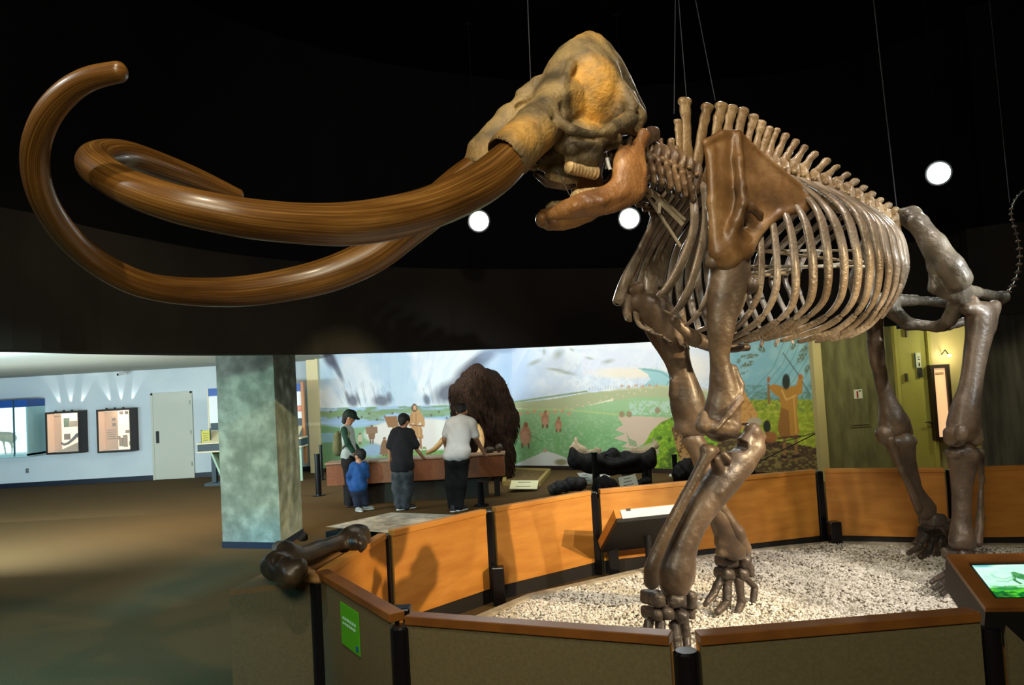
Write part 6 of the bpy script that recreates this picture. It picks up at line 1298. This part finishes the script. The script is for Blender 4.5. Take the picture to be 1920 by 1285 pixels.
def shoe(root, p, d, s=1.0, mt=None, ms=None):
    p = np.array(p); d = np.array(d, float); d /= np.linalg.norm(d); p[2] = 0
    o = sdf_obj('shoe', [cap(p+[0, 0, .045*s]-d*.03*s, p+[0, 0, .04*s]+d*.12*s, .042*s, .034*s, .02), cap(p+[0, 0, .09*s]-d*.02*s, p+[0, 0, .05*s], .042*s, .045*s, .02)], .009, mt or m_shoe, root, noise=0)
    sdf_obj('sole', [cap(p+[0, 0, .018*s]-d*.035*s, p+[0, 0, .018*s]+d*.125*s, .046*s, .04*s, .01, s=(1, 1, .42))], .008, ms or m_sole, o, noise=0)
def man(root, P, q):
    hd, a = headprims(P, 866, 773, .34, q, (.25, .8, -.75)); 
    body = hd+[cap(P(864, 783, .22), P(865, 778, .30), .06, .055, .03), cap(P(845, 792, .16), P(884, 792, .16), .07, .07, .05), cap(P(864, 800, .12), P(858, 850, .0), .15, .13, .05, (1, .7, 1)),
        cap(P(888, 800, .14), P(891, 820, .16), .05, .042, .03), cap(P(891, 820, .16), P(908, 850, .35), .042, .028, .02), cap(P(840, 800, .14), P(834, 824, .2), .05, .042, .03), cap(P(834, 824, .2), P(838, 848, .38), .042, .028, .02)]
    w1, w2_ = P(908, 850, .35), P(838, 848, .38); body += hand(w1, (.35, .45, -.75), (-.5, .6, 0)); body += hand(w2_, (0, .8, -.3), (1, 0, 0))
    body += [cap(P(850, 862, .0), P(846, 908, .02), .10, .07, .04), cap(P(846, 908, .02), P(849, 950, .0), .065, .045, .03), cap(P(866, 862, 0), P(863, 908, .02), .10, .07, .04), cap(P(863, 908, .02), P(860, 950, .0), .065, .045, .03)]
    sdf_obj('body', body, .0095, m_skin, root, noise=0)
    sdf_obj('hair', hairprims(a, 1), .012, m_hair, root, noise=.003, nscale=30); eyes(root, a, 1)
    sdf_obj('t_shirt', [cap(P(846, 794, .16), P(883, 794, .16), .085, .085, .06), cap(P(864, 800, .14), P(856, 846, .02), .185, .17, .06, (1.05, .72, 1)), cap(P(858, 846, .02), P(856, 855, .0), .19, .20, .04, (1.1, .85, .6)), cap(P(885, 797, .14), P(891, 816, .16), .075, .07, .04), cap(P(843, 797, .14), P(837, 814, .18), .075, .07, .04), cap(P(864, 786, .2), P(864, 790, .18), .075, .08, .04)], .0125, m_tee, root, noise=.003, nscale=14)
    sdf_obj('trousers', [cap(P(856, 854, .0), P(856, 866, .0), .165, .165, .04, (1.05, .8, .7)), cap(P(848, 866, .0), P(846, 908, .03), .125, .095, .05), cap(P(846, 908, .03), P(848, 949, .0), .09, .072, .04), cap(P(866, 866, .0), P(864, 908, .03), .12, .095, .05), cap(P(864, 908, .03), P(861, 949, .0), .09, .072, .04)], .012, m_trk, root, noise=.005, nscale=12)
    shoe(root, P(850, 958, -.02), (.2, 1, 0)); shoe(root, P(862, 955, .02), (.7, .7, 0))
person('person in white t-shirt and black trousers leaning over the touch table', 12.0, (856, 960), man)
def boy(root, P, q):
    hd, a = headprims(P, 757, 792, .04, q, (.35, .9, -.35), .92)
    body = hd+[cap(P(755, 803, .0), P(756, 797, .02), .05, .05, .03), cap(P(741, 812, 0), P(768, 812, 0), .055, .055, .04), cap(P(754, 815, 0), P(754, 875, 0), .12, .11, .04, (1, .7, 1)),
        cap(P(772, 815, .0), P(778, 838, .04), .042, .036, .03), cap(P(778, 838, .04), P(793, 858, .16), .036, .024, .02), cap(P(737, 815, 0), P(731, 842, .02), .042, .036, .03), cap(P(731, 842, .02), P(731, 864, .1), .036, .024, .02)]
    body += hand(P(793, 858, .16), (.6, .6, -.5), (-.3, .7, 0), .85); body += hand(P(731, 864, .1), (0, .7, -.6), (1, 0, 0), .85)
    body += [cap(P(747, 885, 0), P(748, 948, .02), .08, .045, .03), cap(P(762, 885, 0), P(760, 948, 0), .08, .045, .03)]
    sdf_obj('body', body, .0095, m_skin, root, noise=0)
    sdf_obj('hair', hairprims(a, .9), .012, m_hair, root, noise=.003, nscale=30); eyes(root, a, .92)
    cp_ = sdf_obj('cap', [cap(a(-.03, 0, .06), a(.02, 0, .065), .092, .088, .02), cap(a(.06, 0, .05), a(.15, 0, .035), .055, .035, .02, (1, 1, .25))], .010, m_blk, root, noise=0)
    sdf_obj('t_shirt', [cap(P(741, 811, 0), P(768, 811, 0), .07, .07, .05), cap(P(754, 818, 0), P(754, 870, 0), .16, .18, .05, (1, .72, 1)), cap(P(754, 872, 0), P(754, 879, 0), .19, .19, .03, (1, .75, .5)), cap(P(770, 813, 0), P(779, 834, .03), .07, .075, .04), cap(P(739, 813, 0), P(732, 836, .02), .07, .075, .04)], .0125, m_blk, root, noise=.006, nscale=11)
    sdf_obj('jeans', [cap(P(755, 880, 0), P(755, 888, 0), .14, .14, .04, (1, .8, .8)), cap(P(747, 890, 0), P(747, 915, .03), .115, .10, .05), cap(P(747, 915, .03), P(749, 947, .02), .10, .085, .04), cap(P(763, 890, 0), P(763, 915, .03), .115, .10, .05), cap(P(763, 915, .03), P(760, 947, 0), .10, .085, .04)], .012, m_jean, root, noise=.007, nscale=13)
    shoe(root, P(752, 955, -.02), (1, .35, 0), 1.0); shoe(root, P(762, 953, .05), (1, .3, 0), 1.0)
person('person in black t-shirt, dark cap and baggy grey jeans at the touch table', 12.6, (756, 957), boy)
def woman(root, P, q):
    hd, a = headprims(P, 655, 784, .0, q, (.9, .2, -.4), .95)
    body = hd+[cap(P(651, 797, 0), P(652, 790, 0), .05, .05, .03), cap(P(646, 806, -.08), P(650, 806, .12), .055, .055, .04), cap(P(652, 810, 0), P(653, 860, 0), .11, .12, .04, (.8, 1, 1)),
        cap(P(645, 808, -.14), P(651, 832, -.16), .042, .036, .03), cap(P(651, 832, -.16), P(664, 850, -.14), .036, .026, .02), cap(P(652, 808, .14), P(660, 830, .18), .042, .036, .03), cap(P(660, 830, .18), P(674, 846, .2), .036, .026, .02)]
    body += hand(P(664, 850, -.14), (.8, .1, -.5), (0, 1, 0), .85); body += hand(P(674, 846, .2), (.8, .1, -.4), (0, -1, 0), .85)
    body += [cap(P(655, 870, -.06), P(657, 944, -.04), .09, .05, .03), cap(P(658, 870, .08), P(660, 944, .08), .09, .05, .03)]
    sdf_obj('body', body, .0095, m_skin, root, noise=0); eyes(root, a, .95)
    sdf_obj('hair', hairprims(a, .93, long=.05), .012, m_hair, root, noise=.003, nscale=30)
    sdf_obj('cap', [cap(a(-.03, 0, .055), a(.02, 0, .065), .096, .09, .02), cap(a(.07, 0, .045), a(.155, 0, .03), .06, .04, .02, (1, 1, .28))], .010, m_capg, root, noise=0)
    sdf_obj('vest', [cap(P(646, 805, -.08), P(651, 805, .12), .068, .068, .05), cap(P(652, 812, 0), P(654, 848, 0), .14, .145, .05, (.85, 1, 1)), cap(P(655, 850, 0), P(655, 855, 0), .145, .145, .03, (1, 1, .6))], .012, m_gry, root, noise=.005, nscale=12)
    sdf_obj('sleeve', [cap(P(645, 806, -.14), P(652, 831, -.17), .06, .052, .03), cap(P(652, 831, -.17), P(662, 846, -.15), .05, .04, .03)], .010, m_grn, root, noise=.004, nscale=14)
    sdf_obj('sleeve', [cap(P(652, 806, .14), P(660, 829, .18), .06, .052, .03), cap(P(660, 829, .18), P(671, 842, .2), .05, .04, .03)], .010, m_grn, root, noise=.004, nscale=14)
    sdf_obj('trousers', [cap(P(655, 855, 0), P(655, 868, 0), .14, .15, .04, (.95, 1, .8)), cap(P(654, 872, -.07), P(656, 905, -.06), .11, .085, .04), cap(P(656, 905, -.06), P(657, 944, -.05), .08, .07, .03), cap(P(659, 872, .08), P(660, 905, .09), .11, .085, .04), cap(P(660, 905, .09), P(661, 944, .08), .08, .07, .03)], .012, m_trk, root, noise=.004)
    shoe(root, P(657, 950, -.05), (1, -.1, 0), 1, m_trk, m_shoe); shoe(root, P(660, 950, .08), (1, .1, 0), 1, m_trk, m_shoe)
wm = person('person in green cap, pale vest and black trousers looking down at the child', 13.2, (658, 951), woman)
wY = wm.location.y
bp2 = empty('backpack', tuple(D(633, 854, wY-.05)), label='olive backpack worn by the person in the green cap', cat='backpack'); bl_ = np.array(bp2.location)
sdf_obj('bag', [cap(D(634, 820, wY)-bl_, D(635, 842, wY)-bl_, .10, .125, .05, (.75, 1.15, 1)), cap(D(629, 838, wY)-bl_, D(630, 846, wY)-bl_, .06, .06, .03, (.7, 1.2, 1))], .012, m_olivebag, bp2, noise=.004)
MB().tube([tuple(D(637, 812, wY-.12)-bl_), tuple(D(646, 801, wY-.13)-bl_), tuple(D(655, 812, wY-.17)-bl_), tuple(D(650, 832, wY-.2)-bl_), tuple(D(640, 842, wY-.12)-bl_)], .014, 8).build('strap', m_olivebag, bp2, smooth=True)
def child(root, P, q):
    hd, a = headprims(P, 675, 856, .0, q, (-.8, .45, -.3), .86)
    body = hd+[cap(P(674, 867, 0), P(675, 861, 0), .042, .042, .03), cap(P(664, 874, -.02), P(684, 874, .02), .042, .042, .03), cap(P(672, 876, 0), P(671, 915, 0), .10, .10, .04, (1, .75, 1)),
        cap(P(660, 876, -.04), P(656, 893, -.04), .036, .03, .02), cap(P(656, 893, -.04), P(655, 908, .02), .03, .021, .02), cap(P(686, 876, .03), P(688, 893, .03), .036, .03, .02), cap(P(688, 893, .03), P(686, 908, .04), .03, .021, .02)]
    body += hand(P(655, 908, .02), (-.1, .3, -.9), (0, 1, 0), .65); body += hand(P(686, 908, .04), (0, .3, -.9), (-1, 0, 0), .65)
    body += [cap(P(667, 918, 0), P(671, 950, 0), .07, .04, .03), cap(P(680, 918, .03), P(684, 946, .05), .07, .04, .03)]
    sdf_obj('body', body, .009, m_skin, root, noise=0); eyes(root, a, .86)
    sdf_obj('hair', hairprims(a, .9), .011, m_hair, root, noise=.003, nscale=30)
    sdf_obj('t_shirt', [cap(P(663, 874, -.01), P(684, 874, .02), .06, .06, .04), cap(P(673, 880, 0), P(671, 908, 0), .13, .145, .05, (1, .8, 1)), cap(P(671, 910, 0), P(671, 915, 0), .15, .15, .03, (1, .8, .6)), cap(P(661, 876, -.04), P(656, 892, -.05), .055, .055, .03), cap(P(656, 892, -.05), P(655, 904, .0), .052, .045, .03), cap(P(685, 876, .03), P(688, 893, .03), .055, .05, .03)], .0115, m_blue, root, noise=.005, nscale=14)
    sdf_obj('jeans', [cap(P(672, 916, 0), P(672, 922, 0), .12, .12, .04, (1, .8, .8)), cap(P(667, 922, 0), P(671, 946, 0), .09, .07, .04), cap(P(680, 922, .03), P(685, 943, .05), .085, .065, .04)], .011, m_bjean, root, noise=.004)
    shoe(root, P(672, 957, -.03), (.6, -.7, 0), .85, mat('grey_sneaker', '8a9094', rough=.6)); shoe(root, P(686, 952, .06), (.8, .2, 0), .85, mat('grey_sneaker', '8a9094'))
person('small dark-haired child in blue shirt and dark jeans beside the green-capped adult', 12.5, (676, 959), child)

# ------------------------------------------------------------------ shaggy calf
m_fur = mat('shaggy_brown_fur', '1b110a', '3a2617', rough=.95, scale=12, detail=8, stretch=(5, 5, .5), bump=.9, bscale=30, c3='1f140c', spec=.15)
cb_ = G(905, 902, .0); Yc_ = 15.6; base = D(905, 900, Yc_); wo = empty('shaggy_mammoth', (base[0], base[1], 0), label='life-sized shaggy brown woolly mammoth calf model with curved tusks before the mural', cat='animal'); wb = np.array([base[0], base[1], 0])
Q_ = lambda x, y, dy=0.0: D(x, y, Yc_+dy)-wb
pr_ = [cap(Q_(893, 706, -.1), Q_(885, 725, -.1), .22, .26, .1), cap(Q_(870, 740, -.2), Q_(878, 765, -.2), .26, .28, .1), cap(Q_(905, 735, .3), Q_(920, 790, .6), .42, .50, .12), cap(Q_(915, 800, .3), Q_(928, 850, .5), .40, .36, .1), cap(Q_(868, 770, -.3), Q_(862, 830, -.35), .18, .12, .08), cap(Q_(862, 830, -.35), Q_(858, 872, -.3), .11, .08, .06),
       cap(Q_(940, 835, .2), Q_(944, 893, .2), .19, .16, .08), cap(Q_(900, 840, .0), Q_(897, 893, .0), .18, .16, .08), cap(Q_(925, 840, 1.1), Q_(928, 880, 1.1), .2, .18, .08), cap(Q_(857, 722, -.1), Q_(850, 732, -.05), .07, .06, .04), cap(Q_(872, 712, -.1), Q_(862, 722, -.2), .1, .09, .06)]
for q in pr_: q['ra'] *= 1.15; q['rb'] *= 1.15
sdf_obj('body', pr_, .026, m_fur, wo, noise=.02, nscale=9)
Vh, Qh = [], []; rsx = np.random.RandomState(11)
bo = [o for o in wo.children][0].data; vc = np.array([v.co for v in bo.vertices]); vn = np.array([v.normal for v in bo.vertices])
for i in rsx.choice(len(vc), 4500, replace=False):
    p, n = vc[i], vn[i]
    if p[2] < .12: continue
    ln = rsx.uniform(.08, .2); w_ = rsx.uniform(.006, .012); t = np.cross(n, [0, 0, 1]); t /= np.linalg.norm(t)+1e-6; d = np.array([0, 0, -1.])+n*.18+t*rsx.uniform(-.2, .2)
    k = len(Vh); Vh += [p-t*w_-n*.01, p+t*w_-n*.01, p+n*w_*1.5+d*.02, p+d*ln+n*.015]; Qh += [(k, k+1, k+3), (k+1, k+2, k+3), (k+2, k, k+3), (k, k+2, k+1)]
hm = fastmesh('fur', Vh, Qh, m_fur, wo, smooth=False, k=3); hm['kind'] = 'stuff'
m_ct = mat('calf_tusk', 'a8834e', 'c4a068', rough=.4, scale=8)
for pts in ([(852, 792, -.45), (842, 812, -.6), (830, 826, -.8), (815, 842, -.9), (800, 850, -.85)], [(893, 800, -.35), (900, 812, -.5), (903, 830, -.7), (899, 848, -.85), (888, 856, -.9)], ):
    S_ = ratio_spline([Q_(*p) for p in pts], 24); MB().tube([tuple(p) for p in S_], [float(r) for r in np.linspace(.075, .035, 24)], 12).build('tusk', m_ct, wo, smooth=True)
MB().ball(tuple(Q_(862, 745, -.42)), .03, 10).build('eye', m_eye, wo, smooth=True)
bpy.context.view_layer.update()
